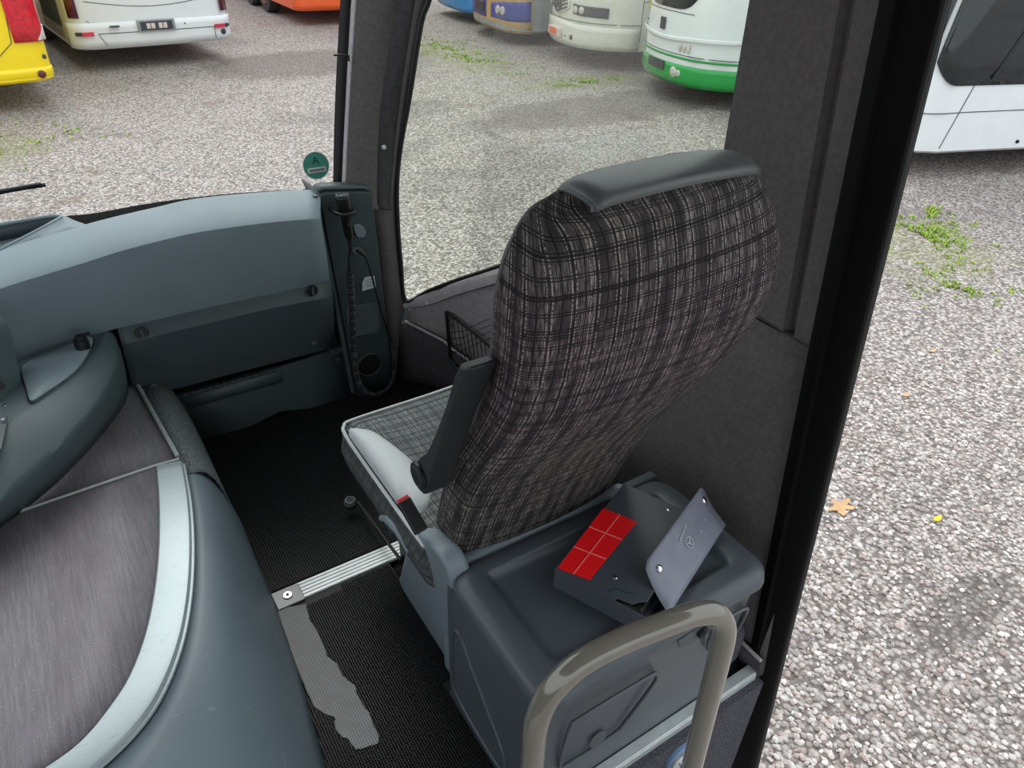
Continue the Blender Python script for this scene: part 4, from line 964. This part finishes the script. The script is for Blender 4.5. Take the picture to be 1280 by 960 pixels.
prism('worn_patch', [Vector((p.x, p.y, .006)) for p in worn], (0, 0, .0035), M['worn'], mat2, smooth=False)
cut_poly = [Vector((x, y, 0)) for x, y in ((.17, 1.425), (1.12, 1.425), (1.12, 1.75), (1.0, 2.1), (.9, 2.19), (.17, 2.19))]
pins('ribbed_rubber_mat', 'black rubber pin mat in the footwell in front of the seat', lambda x, y: inpoly(x, y, [(p.x, p.y) for p in cut_poly]), .17, 1.12, 1.425, 2.19, .0068, .008, cut_poly)
# aluminium floor strip between the mats
fs_ = thing('floor_strip', 'ribbed aluminium floor strip between the two black rubber mats', 'floor strip', (.4, 1.385, 0))
box('strip_base', (.62, 1.388, .004), (.90, .060, .008), M['alu'], fs_, bev=.001)
boxes('strip_ribs', [((.66, 1.388+d, .0085), (.82, .0085, .003)) for d in (-.024, -.012, 0, .012, .024)], M['alu'], fs_, bev=.0008)
box('end_bracket', (.222, 1.382, .008), (.075, .062, .010), plain('grey_bracket', (120, 120, 122), .4, metal=.6), fs_, bev=.002)
disc('bracket_screw', (.222, 1.385, .013), (0, 0, 1), .0125, .004, M['chrome'], fs_, seg=20); disc('screw_socket', (.222, 1.385, .0172), (0, 0, 1), .0045, .001, M['rubber'], fs_, seg=6)

# ================================================================== SEAT
seat = thing('co_driver_seat', 'plaid grey coach seat with folded black armrest, facing the dashboard', 'seat', (.7, 1.2, 0))
YB = [(.40, .93), (.45, .92), (.55, .885), (.65, .845), (.75, .795), (.83, .745), (.92, .695), (1.0, .66), (1.08, .642), (1.16, .638), (1.22, .640), (1.28, .652), (1.36, .68)]
TH = [(.40, .13), (.6, .13), (.8, .125), (1.0, .122), (1.15, .122), (1.21, .112), (1.25, .100), (1.275, .088), (1.29, .072), (1.31, .045)]
SK = lambda x, z: (x-.56)*.11*min(1, max(0, (z-1.12)/.12))
XL = [(.40, .503), (.47, .493), (.6, .486), (.75, .478), (.9, .466), (1.05, .457), (1.15, .453), (1.2, .456), (1.23, .462), (1.25, .472), (1.265, .486), (1.283, .494), (1.292, .512), (1.300, .540), (1.308, .61)]
XR = [(.40, .925), (.47, .932), (.6, .932), (.75, .930), (.9, .940), (1.0, .955), (1.15, .958), (1.18, .954), (1.21, .945), (1.235, .930), (1.255, .912), (1.27, .893), (1.282, .868), (1.295, .81), (1.306, .72)]
zs = [.41, .42, .45, .5, .56, .62, .68, .74, .8, .86, .92, .98, 1.04, 1.10, 1.15, 1.18, 1.205, 1.225, 1.24, 1.253, 1.263, 1.271, 1.279, 1.286, 1.292, 1.297, 1.301]
def smooth_tab(T, v):
    a = lerp(T, v-.02); b = lerp(T, v+.02); c = lerp(T, v); return (a+b+2*c)/4
def back_ring(z, grow=0.0):
    xl, xr = smooth_tab(XL, z), smooth_tab(XR, z); yb = smooth_tab(YB, z); th = smooth_tab(TH, z); hx = (xr-xl)/2+grow; hy = th/2+grow; cx = (xl+xr)/2; cy = yb+th/2
    ring = []; n = 56
    # superellipse: fairly crisp edge at the back, rounded in front
    for i in range(n+1):
        a = 2*PI*i/n + PI/2; ca, sa = math.cos(a), math.sin(a)
        e = 5.5 if sa < 0 else 5.0
        k = (abs(ca)**e+abs(sa)**e)**(-1/e)
        crown = .018*(1-min(1, abs(k*ca))**2) if sa < 0 else 0      # gentle bow of the back face
        ring.append(Vector((cx+hx*k*ca, cy+hy*k*sa-crown*(1 if z > .5 else z/.5)+SK(cx+hx*k*ca, z), z)))
    return ring
rows = [back_ring(z) for z in zs]
U = uvs_of(rows, True)
U = [(u_-U[(k//57)*57+28][0], v_) for k, (u_, v_) in enumerate(U)]
o = grid('backrest', rows, M['fab_back'], seat, uv=U, sharp=60)
me_ = o.data
bm = bmesh.new(); bm.from_mesh(me_); bm.verts.ensure_lookup_table(); n_ = 57
uvl = bm.loops.layers.uv.active
for idx in (0, (len(rows)-1)*n_):
    try:
        f = bm.faces.new([bm.verts[idx+k] for k in range(n_-1)])
    except Exception: pass
bmesh.ops.recalc_face_normals(bm, faces=bm.faces); bm.to_mesh(me_); bm.free()
# leather cap over the top edge
rows = []
for i in range(29):
    t = i/28; x = .532+(.862-.532)*t; e = min(t, 1-t)
    top = 1.308-.013*t+.006*math.sin(PI*t)-.008*max(0, 1-e/.06)**2; low = 1.296-.018*t+.011*math.sin(PI*t)-.003*max(0, 1-e/.06)**2
    yb = .640+SK(x, 1.3)-.012*math.sin(PI*t)-.004; dp = .088-.018*(2*t-1)**4; row = []
    for k in range(13):
        a = PI*k/12; row.append(Vector((x, yb+dp*(.5-.5*math.cos(a)), low+(top-low)*math.sin(a)**.8 if 0 < k < 12 else low-.003)))
    rows.append(row)
grid('head_cap', rows, M['leather_dark'], seat, solid=.004, sharp=80)
# piping on the front-left edge and over the corners
def edge_pts(side, zl):
    out = []
    for z in zl:
        xl, xr = smooth_tab(XL, z), smooth_tab(XR, z); yb = smooth_tab(YB, z); th = smooth_tab(TH, z)
        px_ = (xl+.006) if side < 0 else xr-.006; out.append(Vector((px_, yb+th*.80+SK(px_, z), z)))
    return out
zl = [.46, .6, .75, .9, 1.0, 1.1, 1.15, 1.18, 1.205, 1.225, 1.24, 1.253, 1.263, 1.271, 1.278]
tube('piping', cr(edge_pts(-1, zl), 3), .0038, M['piping_dark'], seat, seg=6); tube('piping', cr(edge_pts(1, zl), 3), .0038, M['piping_dark'], seat, seg=6)
# seam where the side panel meets the back face
def bseam(side, zl):
    out = []
    for z in zl:
        r = back_ring(z); 
        c = [p for p in r if (p.x < .6 if side < 0 else p.x > .8)]
        q = max(c, key=lambda p: (-(p.x) if side < 0 else p.x)*1.0-(p.y)*1.0); out.append(q)
    return out
# end seams of the leather cap
for s_, xx in ((-1, .528), (1, .893)):
    r = rows[0] if s_ < 0 else rows[-1]; tube('cap_seam', [p+Vector((s_*.002, 0, .001)) for p in r], .003, M['leather_dark'], seat, seg=5)
# cushion
def crect(x0, x1, y0, y1, r, z): return rrect(x0, x1, y0, y1, r, z, 6)
cx0, cx1, cy0, cy1 = .452, .93, .97, 1.485
def loop(rr): return rr+[rr[0]]
rows = [loop(crect(cx0+.022, cx1-.03, cy0, cy1-.035, .03, .285)), loop(crect(cx0+.003, cx1-.012, cy0, cy1-.008, .035, .31)), loop(crect(cx0-.010, cx1+.002, cy0, cy1+.006, .04, .37)), loop(crect(cx0, cx1, cy0, cy1, .042, .435))]
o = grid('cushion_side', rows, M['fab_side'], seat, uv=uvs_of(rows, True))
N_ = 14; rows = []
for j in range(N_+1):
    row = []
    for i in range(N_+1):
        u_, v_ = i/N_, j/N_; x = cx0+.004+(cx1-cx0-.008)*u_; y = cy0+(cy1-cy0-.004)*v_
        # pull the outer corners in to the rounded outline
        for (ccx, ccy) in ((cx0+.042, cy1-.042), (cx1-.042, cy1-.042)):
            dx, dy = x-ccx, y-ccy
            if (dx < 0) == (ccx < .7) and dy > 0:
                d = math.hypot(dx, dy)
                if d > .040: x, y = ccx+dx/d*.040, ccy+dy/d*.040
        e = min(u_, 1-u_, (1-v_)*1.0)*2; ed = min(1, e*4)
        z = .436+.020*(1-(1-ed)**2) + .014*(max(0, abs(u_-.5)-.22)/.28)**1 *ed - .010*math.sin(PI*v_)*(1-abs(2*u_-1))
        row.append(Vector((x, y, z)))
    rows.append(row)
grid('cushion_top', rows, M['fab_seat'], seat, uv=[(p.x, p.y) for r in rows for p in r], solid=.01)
tube('cushion_piping', cr([Vector((cx0+.000, cy0+.02, .437)), Vector((cx0-.002, 1.1, .437)), Vector((cx0-.002, 1.3, .437)), Vector((cx0, cy1-.05, .438)), Vector((cx0+.012, cy1-.012, .438)), Vector((cx0+.045, cy1+.001, .438)), Vector((.7, cy1+.001, .438)), Vector((cx1-.05, cy1+.001, .438)), Vector((cx1, cy1-.05, .438)), Vector((cx1, 1.1, .438))], 4), .0048, M['piping'], seat, seg=6)
# light leather bolster on the left flank of the cushion
BL = [pZ(x, y, .458) for x, y in ((436, 538), (450, 536), (466, 540), (484, 552), (500, 564), (516, 578), (524, 592), (540, 618), (530, 640), (512, 630), (496, 622), (484, 616), (470, 596), (452, 568))]
rb = cr(BL, 3, closed=True); cen = sum(rb, Vector())/len(rb)
rb2 = [Vector((max(p.x, cx0+.006), p.y, p.z)) for p in rb]
rows = [[p+Vector((0, 0, -.022)) for p in rb2], [p+Vector((0, 0, .000)) for p in rb2], [p.lerp(cen, .08)+Vector((0, 0, .009)) for p in rb2], [p.lerp(cen, .3)+Vector((0, 0, .016)) for p in rb2], [p.lerp(cen, .65)+Vector((0, 0, .020)) for p in rb2], [p.lerp(cen, .98)+Vector((0, 0, .021)) for p in rb2]]
grid('leather_bolster', rows, M['leather_light'], seat, closed=True, caps=True, sharp=80)
# under-seat frame, side cover, buckle
box('pedestal', (.70, 1.19, .15), (.32, .36, .30), M['black'], seat, bev=.02)
box('seat_pan', (.70, 1.20, .30), (.42, .48, .05), M['panel'], seat, bev=.01)
SP = [(.872, .38), (.878, .45), (.905, .482), (.95, .478), (1.03, .448), (1.075, .425), (1.10, .37), (1.17, .22), (1.24, .08), (1.25, .003), (.935, .003), (.93, .20), (.905, .31)]
prism('side_cover', [Vector((.450+(.47-p.y)*.10, p.x, p.y)) for p in cr([Vector((a, b, 0)) for a, b in SP], 2, closed=True)], (.05, 0, 0), M['greyplastic'], seat, bev=.010)
tube('recline_lever', cr([Vector((.447, 1.06, .36)), Vector((.445, 1.12, .375)), Vector((.443, 1.17, .37)), Vector((.440, 1.20, .35))], 4), [.008]*5+[.010]*4+[.008]*4, M['greyplastic'], seat, seg=8)
prism('slide_handle', [Vector((.452, y, z)) for y, z in ((1.17, .33), (1.26, .335), (1.28, .325), (1.26, .315), (1.18, .30))], (.02, 0, 0), M['panel'], seat, bev=.003)
box('rear_rail', (.715, .915, .405), (.46, .035, .085), M['greyplastic'], seat, bev=.014)
box('rear_shroud', (.70, .955, .2), (.44, .05, .38), M['greyplastic'], seat, bev=.01)
rot = Matrix.Rotation(math.radians(-18), 3, 'X') @ Matrix.Rotation(math.radians(-6), 3, 'Y')
bc = pX(517, 648, .44); 
top = pX(507, 630, .437); bot = pX(524, 660, .445); ax = (top-bot).normalized(); R_ = frame_of(ax, Vector((1, 0, 0)))
bk = box('seat_belt_buckle', top.lerp(bot, .5), (.030, .020, (top-bot).length+.02), M['black'], seat, R=frame_of(ax, Vector((0, 1, 0))), bev=.004)
box('buckle_button', top+ax*.010, (.026, .016, .012), M['redplastic'], seat, R=frame_of(ax, Vector((0, 1, 0))), bev=.002)
kb = pZ(438, 628, .05); tube('adjuster_rod', [Vector((.52, 1.30, .06)), kb+Vector((.02, -.01, 0)), kb], .005, M['black'], seat); disc('adjuster_knob', kb+Vector((0, 0, -.006)), (-.2, -.3, 1), .020, .014, M['black'], seat, seg=20); tube('knob_ring', [kb+Vector((.014*math.cos(a), .014*math.sin(a), .011)) for a in [2*PI*i/20 for i in range(20)]], .0018, M['greyplastic'], seat, seg=5, closed=True)
# folded-up armrest: outline in the Y-Z plane, measured on its outer face
AX = .405
oa = [pX(x, y, AX) for x, y in ((573, 454), (586, 462), (582, 470), (560, 530), (542, 588), (537, 612), (529, 620), (521, 612), (516, 596), (516, 580), (523, 572), (532, 565), (543, 540), (556, 505), (566, 470))]
A2 = [Vector((AX, p.y, p.z)) for p in oa]
A3 = [p+Vector((.052, .0, 0)) for p in A2]
ar = prism('armrest', A2, (.052, 0, 0), M['black'], seat, bev=.008)
c = pX(524, 594, AX-.001); disc('pivot_cover', c, (-1, 0, 0), .026, .006, M['black'], ar, seg=28); tube('pivot_ring', [c+Vector((-.006, .019*math.cos(a), .019*math.sin(a))) for a in [2*PI*i/24 for i in range(24)]], .0014, M['panel'], ar, seg=5, closed=True)
M_arm = plain('armrest_soft_plastic', (36, 39, 40), .5, bump=.3, bs=500); ar.data.materials[0] = M_arm

# ================================================================== STORAGE BOX
sb = thing('storage_box', 'slate grey plastic storage box with recessed lid and lock, behind the seat', 'storage box', (.745, .72, 0))
bx0, bx1, by0, by1 = .452, 1.045, .600, .925
rows = [rrect(bx0+.004, bx1-.02, by0-.016, by1, .035, .0), rrect(bx0+.002, bx1-.012, by0-.026, by1, .04, .2), rrect(bx0, bx1-.004, by0-.04, by1, .045, .38), rrect(bx0, bx1, by0-.052, by1, .05, .415)]
grid('box_body', rows, M['box'], sb, closed=True, caps=True)
ly0 = by0-.055
rows = [rrect(bx0-.001, bx1+.001, ly0, by1-.028, .052, .414), rrect(bx0-.003, bx1+.003, ly0-.004, by1-.028, .055, .420), rrect(bx0-.001, bx1+.001, ly0, by1-.028, .053, .437), rrect(bx0+.010, bx1-.010, ly0+.012, by1-.036, .048, .449), rrect(bx0+.026, bx1-.026, ly0+.03, by1-.052, .040, .452), rrect(bx0+.058, bx1-.058, ly0+.056, by1-.07, .022, .452), rrect(bx0+.068, bx1-.068, ly0+.066, by1-.078, .016, .447), rrect(bx0+.072, bx1-.072, ly0+.07, by1-.082, .014, .438), rrect(bx0+.09, bx1-.09, ly0+.09, by1-.1, .01, .4375)]
grid('lid', rows, M['box'], sb, closed=True, caps=True, sharp=70)
box('rear_ledge', (.75, by1-.012, .425), (.585, .03, .03), M['box'], sb, bev=.008)
# pressed fields on the flank and the front
def field(name, pts, d, parent):
    P = cr(pts, 5, closed=True); tube(name, P, .0042, M['box'], parent, seg=8, closed=True)
field('pressed_field', [Vector((.4535-.002*z_/.4, y, z_)) for y, z_ in ((.875, .25), (.86, .30), (.835, .31), (.80, .27), (.72, .19), (.665, .13), (.655, .07), (.68, .05), (.78, .05), (.86, .07), (.88, .12))], (-.001, 0, 0), sb)
def fy(z): return by0-.017-.035*max(0, min(1, z/.415))-.001
for pts in (((.53, .30), (.56, .32), (.72, .315), (.75, .30), (.75, .26), (.70, .16), (.67, .13), (.55, .13), (.53, .15)), ((.895, .345), (.92, .36), (.985, .355), (1.0, .33), (.99, .26), (.93, .25), (.905, .27))):
    field('pressed_field', [Vector((x, fy(z), z)) for x, z in pts], (0, -.0015, 0), sb)
lk = pY(826, 806, fy(.37)-.004)
prism('grip_recess', [Vector((x, fy(z)-.0035, z)) for x, z in ((.775, .405), (.79, .37), (.81, .355), (.87, .36), (.89, .385), (.895, .41))], (0, .004, 0), M['dash_dark'], sb, bev=.001)
disc('lock', Vector((.845, fy(.385)-.004, .385)), (0, -1, .1), .014, .010, M['black'], sb, seg=22); disc('lock_core', Vector((.845, fy(.385)-.014, .386)), (0, -1, .1), .007, .004, M['panel'], sb, seg=16)
disc('round_mark', Vector((.625, fy(.16)-.001, .16)), (0, -1, .1), .022, .0006, M['dash_dark'], sb, seg=22)

# ================================================================== DOCUMENT CASE on the lid
ZC = .4525; HC = .05
A = pZ(693, 712, ZC+HC); B = pZ(780, 605, ZC+HC); u = (B-A); lu = u.length; u.normalize(); v = Vector((u.y, -u.x, 0)); lv = (pZ(805, 772, ZC+HC)-A).dot(v)
def cp(a, b_, z): return A+u*a+v*b_+Vector((0, 0, z-HC))
dcx = thing('document_case', 'dark grey folder case with red grid sticker and raised flap on the storage box', 'case', cp(lu/2, lv/2, 0))
def cbox(name, a0, a1, b0, b1, z0, z1, mat, parent, bev=.001, **kw):
    P = [cp(a, b_, z) for z in (z0, z1) for a, b_ in ((a0, b0), (a1, b0), (a1, b1), (a0, b1))]
    return mk(name, P, [(3, 2, 1, 0), (4, 5, 6, 7), (0, 1, 5, 4), (1, 2, 6, 5), (2, 3, 7, 6), (3, 0, 4, 7)], mat, parent, bev=bev, **kw)
cbox('case_bottom', 0, lu, 0, lv, 0, .002, M['case'], dcx)
cbox('case_side', 0, .002, 0, lv, 0, HC, M['case'], dcx); cbox('case_side', lu-.002, lu, 0, lv, 0, HC, M['case'], dcx); cbox('case_spine', 0, lu, 0, .002, 0, HC, M['case'], dcx)
# top plate with a stepped front tongue edge
TP = [(0, 0), (lu, 0), (lu, lv-.012), (lu-.06, lv-.004), (.06, lv-.038), (.022, lv-.036), (.012, lv-.052), (0, lv-.058)]
TP = [(0, 0), (lu, 0), (lu, lv-.01), (.035, lv-.01), (.025, lv-.022), (.012, lv-.030), (.008, lv-.06), (0, lv-.062)]
prism('case_top', [cp(a, b_, HC-.001) for a, b_ in TP], (0, 0, .0025), M['case'], dcx, bev=.0006)
cbox('dark_interior', .004, lu-.004, .01, lv-.035, .003, HC-.004, M['rubber'], dcx)
SA, SB_, SC, SD = [pZ(x, y, ZC+HC+.003) for x, y in ((697, 710), (754, 635), (796, 652), (737, 725))]
mk('red_sticker', [SA, SD, SC, SB_], [(0, 1, 2, 3)], M['sticker'], dcx, uv=[(0, 0), (1, 0), (1, 1), (0, 1)], smooth=False, solid=.0006)
def sq(a, b_): return SA.lerp(SD, a).lerp(SB_.lerp(SC, a), b_)+Vector((0, 0, .0006))
lines = [(sq(.5, 0), sq(.5, 1)), (sq(0, 1/3), sq(1, 1/3)), (sq(0, 2/3), sq(1, 2/3)), (sq(0, 0), sq(1, 0)), (sq(1, 0), sq(1, 1)), (sq(1, 1), sq(0, 1)), (sq(0, 1), sq(0, 0))]
tubes('sticker_grid', [list(l) for l in lines[:3]], .0009, plain('pale_pink_line', (255, 150, 150), .5), dcx, seg=4)
for x, y in ((769, 722), (836, 638)):
    c = pZ(x, y, ZC+HC+.0015); sn = disc('snap_button', c, (0, 0, 1), .0052, .0018, M['chrome'], dcx, seg=18, dome=.001); disc('snap_socket', c+Vector((0, 0, .0028)), (0, 0, 1), .0022, .0006, M['rubber'], dcx, seg=10)
tube('finger_groove', cr([pZ(x, y, ZC+HC+.001) for x, y in ((762, 740), (768, 736), (776, 738), (786, 742), (791, 741))], 4), .0011, M['black'], dcx, seg=5)
# flap: hinged low at the far right edge, leaning back over the case
h0, h1 = pZ(836, 768, .474), pZ(907, 656, .474)
t0, t1 = pZ(805, 705, .545), pZ(878, 607, .545)
for _ in (0,):
    fn = ((h1-h0).cross(t0-h0)).normalized()
    if fn.dot(CAM-h0) < 0: fn = -fn
def fpnt(a, b_): return h0.lerp(h1, a).lerp(t0.lerp(t1, a), b_)+fn*(-.010*math.sin(PI*b_)*.6)
nb, na = 10, 10; rows = []
for j in range(nb+1):
    row = []
    for i in range(na+1):
        b_ = j/nb; lo = .0; hi = 1.0
        if b_ > .86: k = (b_-.86)/.14; lo = .045*(1-math.sqrt(max(0, 1-k*k))); hi = 1-lo*.6
        row.append(fpnt(lo+(hi-lo)*i/na, b_))
    rows.append(row)
fp_ = grid('case_flap', rows, M['flap'], dcx, solid=.0016, soff=0, sharp=80)
q0, q1 = cp(.003, lv-.003, .002), cp(lu, lv-.003, .002)
hr = [[fpnt(i/6, 0) for i in range(7)], [fpnt(i/6, 0)+Vector((-.012, .008, -.014)) for i in range(7)], [q0.lerp(q1, i/6) for i in range(7)]]
grid('flap_hinge', hr, M['case'], dcx, solid=.0015)
RF = Matrix((((t1-t0).normalized()), fn.cross((t1-t0).normalized()), fn)).transposed()
def onflap(x, y):
    d = ray(x, y); n = fn; p = h0.lerp(t0, .5)+fn*-.005; return CAM+d*((p-CAM).dot(n)/d.dot(n))
for x, y in ((823.5, 711), (879, 625)):
    c = onflap(x, y)+fn*.0015; disc('flap_snap', c, fn, .0082, .003, M['chrome'], fp_, seg=20, dome=.002)
c = onflap(860.5, 678.5)+fn*.0035
rg = tube('emblem_ring', [c+RF @ Vector((.0115*math.cos(a), .0115*math.sin(a), 0)) for a in [2*PI*i/28 for i in range(28)]], .0008, M['silverpaint'], fp_, seg=5, closed=True)
ptop = (onflap(863, 670)-onflap(860.5, 678.5)).normalized()
ldir = (onflap(847, 690)-onflap(859, 664)).normalized()*-1      # reading direction of the word, up along the flap
# the word runs across the short side of the flap: star above, word beside it
wd = (onflap(850, 690)-onflap(861, 660)); wdn = wd.normalized(); un = fn.cross(wdn).normalized()
if un.dot(onflap(840, 670)-onflap(860, 678)) > 0: un = -un
RW = Matrix((wdn, fn.cross(wdn), fn)).transposed()
ang0 = math.atan2(0, 1)
updir = fn.cross(wdn)
for k in range(3):
    a = PI/2+k*2*PI/3; d = RW @ Vector((math.cos(a), math.sin(a), 0)); tube('emblem_spoke', [c, c+d*.011], [.0014, .0005], M['silverpaint'], fp_, seg=5)
text_mesh('flap_lettering', 'Mercedes-Benz', .0075, M['silverpaint'], fp_, onflap(852, 667)+fn*.0035, RW, .0008)
for x, y in ((880, 650), (876, 664)): disc('scuff_mark', onflap(x, y)+fn*.001, fn, .0018, .0006, M['silverpaint'], fp_, seg=10)
# black pouch inside the open end
pc = thing('inner_pouch', 'small black pouch tucked inside the open end of the document case', 'pouch', cp(.02, lv-.03, .004))
P_ = [cp(a, b_, 0) for a, b_ in ((.006, lv-.045), (.10, lv-.04), (.10, lv-.012), (.006, lv-.012))]
rr = rrect(0, .11, 0, .032, .012, 0, 4)
def pl(p, z): return cp(.007+p.x, lv-.044+p.y, z)
grid('pouch_body', [[pl(p, .004) for p in rr], [pl(p, .036) for p in rr], [pl(p*.92+Vector((.004, .001, 0)), .042) for p in rr]], M['black'], pc, closed=True, caps=True)
tube('pouch_strap', [cp(.008, lv-.046, .044), cp(.006, lv-.03, .048), cp(.008, lv-.012, .044), cp(.010, lv-.006, .02)], .004, M['rubber'], pc, seg=6)

# ================================================================== HANDRAIL
hp = [Vector((.352, .43, -.3)), Vector((.352, .432, 0)), Vector((.352, .436, .3)), Vector((.352, .438, .55)), Vector((.353, .438, .64)), Vector((.366, .438, .695)), Vector((.392, .436, .728)), Vector((.43, .432, .748)), Vector((.49, .423, .757)), Vector((.55, .411, .762)), Vector((.595, .402, .762)), Vector((.626, .394, .752)), Vector((.644, .388, .73)), Vector((.652, .384, .70)), Vector((.655, .382, .65)), Vector((.655, .376, .5)), Vector((.655, .368, .3)), Vector((.655, .36, 0)), Vector((.655, .36, -.3))]
hr_ = thing('handrail', 'glossy grey tubular steel handrail arch beside the entrance step', 'handrail', (.5, .4, -.3))
tube('rail_tube', cr(hp, 5), .0178, M['rail'], hr_, seg=20, sharp=80)
fc = pY(848, 944, .535); fl_ = thing('rail_flange', 'round silver mounting flange with blue gasket on the step riser behind the handrail', 'flange', fc)
disc('gasket', fc+Vector((0, 0, 0)), (0, -1, 0), .043, .012, M['steelblue'], fl_, seg=36); disc('flange_plate', fc+Vector((0, -.012, 0)), (0, -1, 0), .041, .010, M['alu'], fl_, seg=36)
lathe('flange_stub', fc+Vector((0, -.02, 0)), fc+Vector((.012, -.075, -.01)), [(0, .016), (.2, .014), (1, .014)], M['alu'], fl_, seg=18)
for k in range(4):
    a = PI/4+k*PI/2; disc('flange_bolt', fc+Vector((.029*math.cos(a), -.022, .029*math.sin(a))), (0, -1, 0), .005, .004, M['chrome'], fl_, seg=10)

# ================================================================== NET POCKET on the wall
npk = thing('net_pocket', 'black elastic net pocket on the wall below the side window', 'net', wall_hit(570, 430, .03))
N0, N1 = wall_hit(558, 390, .018), wall_hit(563, 449, .018); N2 = wall_hit(575, 465, .03); N3 = wall_hit(613, 434, .03)
N4 = wall_hit(640, 455, .03); N5 = wall_hit(650, 500, .03)
tube('pocket_bar', [N0, N0.lerp(N1, .5), N1, N2, wall_hit(600, 478, .03)], .007, M['black'], npk)
tube('pocket_hem', cr([N0, wall_hit(580, 407, .03), wall_hit(598, 421, .035), N3, N4], 4), .005, M['rubber'], npk)
disc('pocket_screw', wall_hit(534, 379, .022), (-.8, -.6, 0), .005, .004, M['white_label'], npk, seg=12)
net = []
def top_(t): return wall_hit(560+80*t, 392+63*t, .03)
def bot_(t): return wall_hit(564+76*t, 450+50*t, .03)
for i in range(1, 14): t = i/14; net.append([top_(t), top_(t).lerp(bot_(min(1, t+.10)), .5)+Vector((-.006, -.006, 0)), bot_(min(1, t+.18))])
for j in range(1, 7):
    k = j/7; net.append([wall_hit(561+.5*j, 392+57*k, .02), wall_hit(580, 395+57*k-6, .03), wall_hit(600, 392+57*k-13, .03), wall_hit(628, 390+57*k-22, .03)] if k > .35 else [wall_hit(561, 392+57*k, .02), wall_hit(572, 388+57*k, .03)])
tubes('net_mesh', net, .0016, M['rubber'], npk, seg=4)
for nm_, pts in (('sill_screw', (534, 380)),): pass

# ================================================================== LIGHT
w = bpy.data.worlds.new('overcast_sky'); sc.world = w; w.use_nodes = True; nt = w.node_tree; bg = nt.nodes['Background']
tc = nt.nodes.new('ShaderNodeTexCoord'); sx = nt.nodes.new('ShaderNodeSeparateXYZ'); nt.links.new(tc.outputs['Generated'], sx.inputs[0])
mr = nt.nodes.new('ShaderNodeMapRange'); nt.links.new(sx.outputs[2], mr.inputs[0]); mr.inputs[1].default_value = -.1; mr.inputs[2].default_value = .9; mr.inputs[3].default_value = .75; mr.inputs[4].default_value = 1.25
nt.links.new(mr.outputs[0], bg.inputs['Strength']); bg.inputs['Color'].default_value = (.90, .96, 1.0, 1)
sun = bpy.data.lights.new('veiled_sun', 'SUN'); sun.energy = 1.0; sun.angle = math.radians(35); sun.color = (1, .97, .93)
so = bpy.data.objects.new('veiled_sun', sun); COL.objects.link(so); so.rotation_euler = (math.radians(38), math.radians(8), math.radians(150))
sc.view_settings.view_transform = 'Standard'; sc.view_settings.look = 'None'; sc.view_settings.gamma = 1; sc.view_settings.use_curve_mapping = False
sc.view_settings.exposure = .6
sc.cycles.use_denoising = True if hasattr(sc.cycles, 'use_denoising') else False
sc.cycles.max_bounces = 8
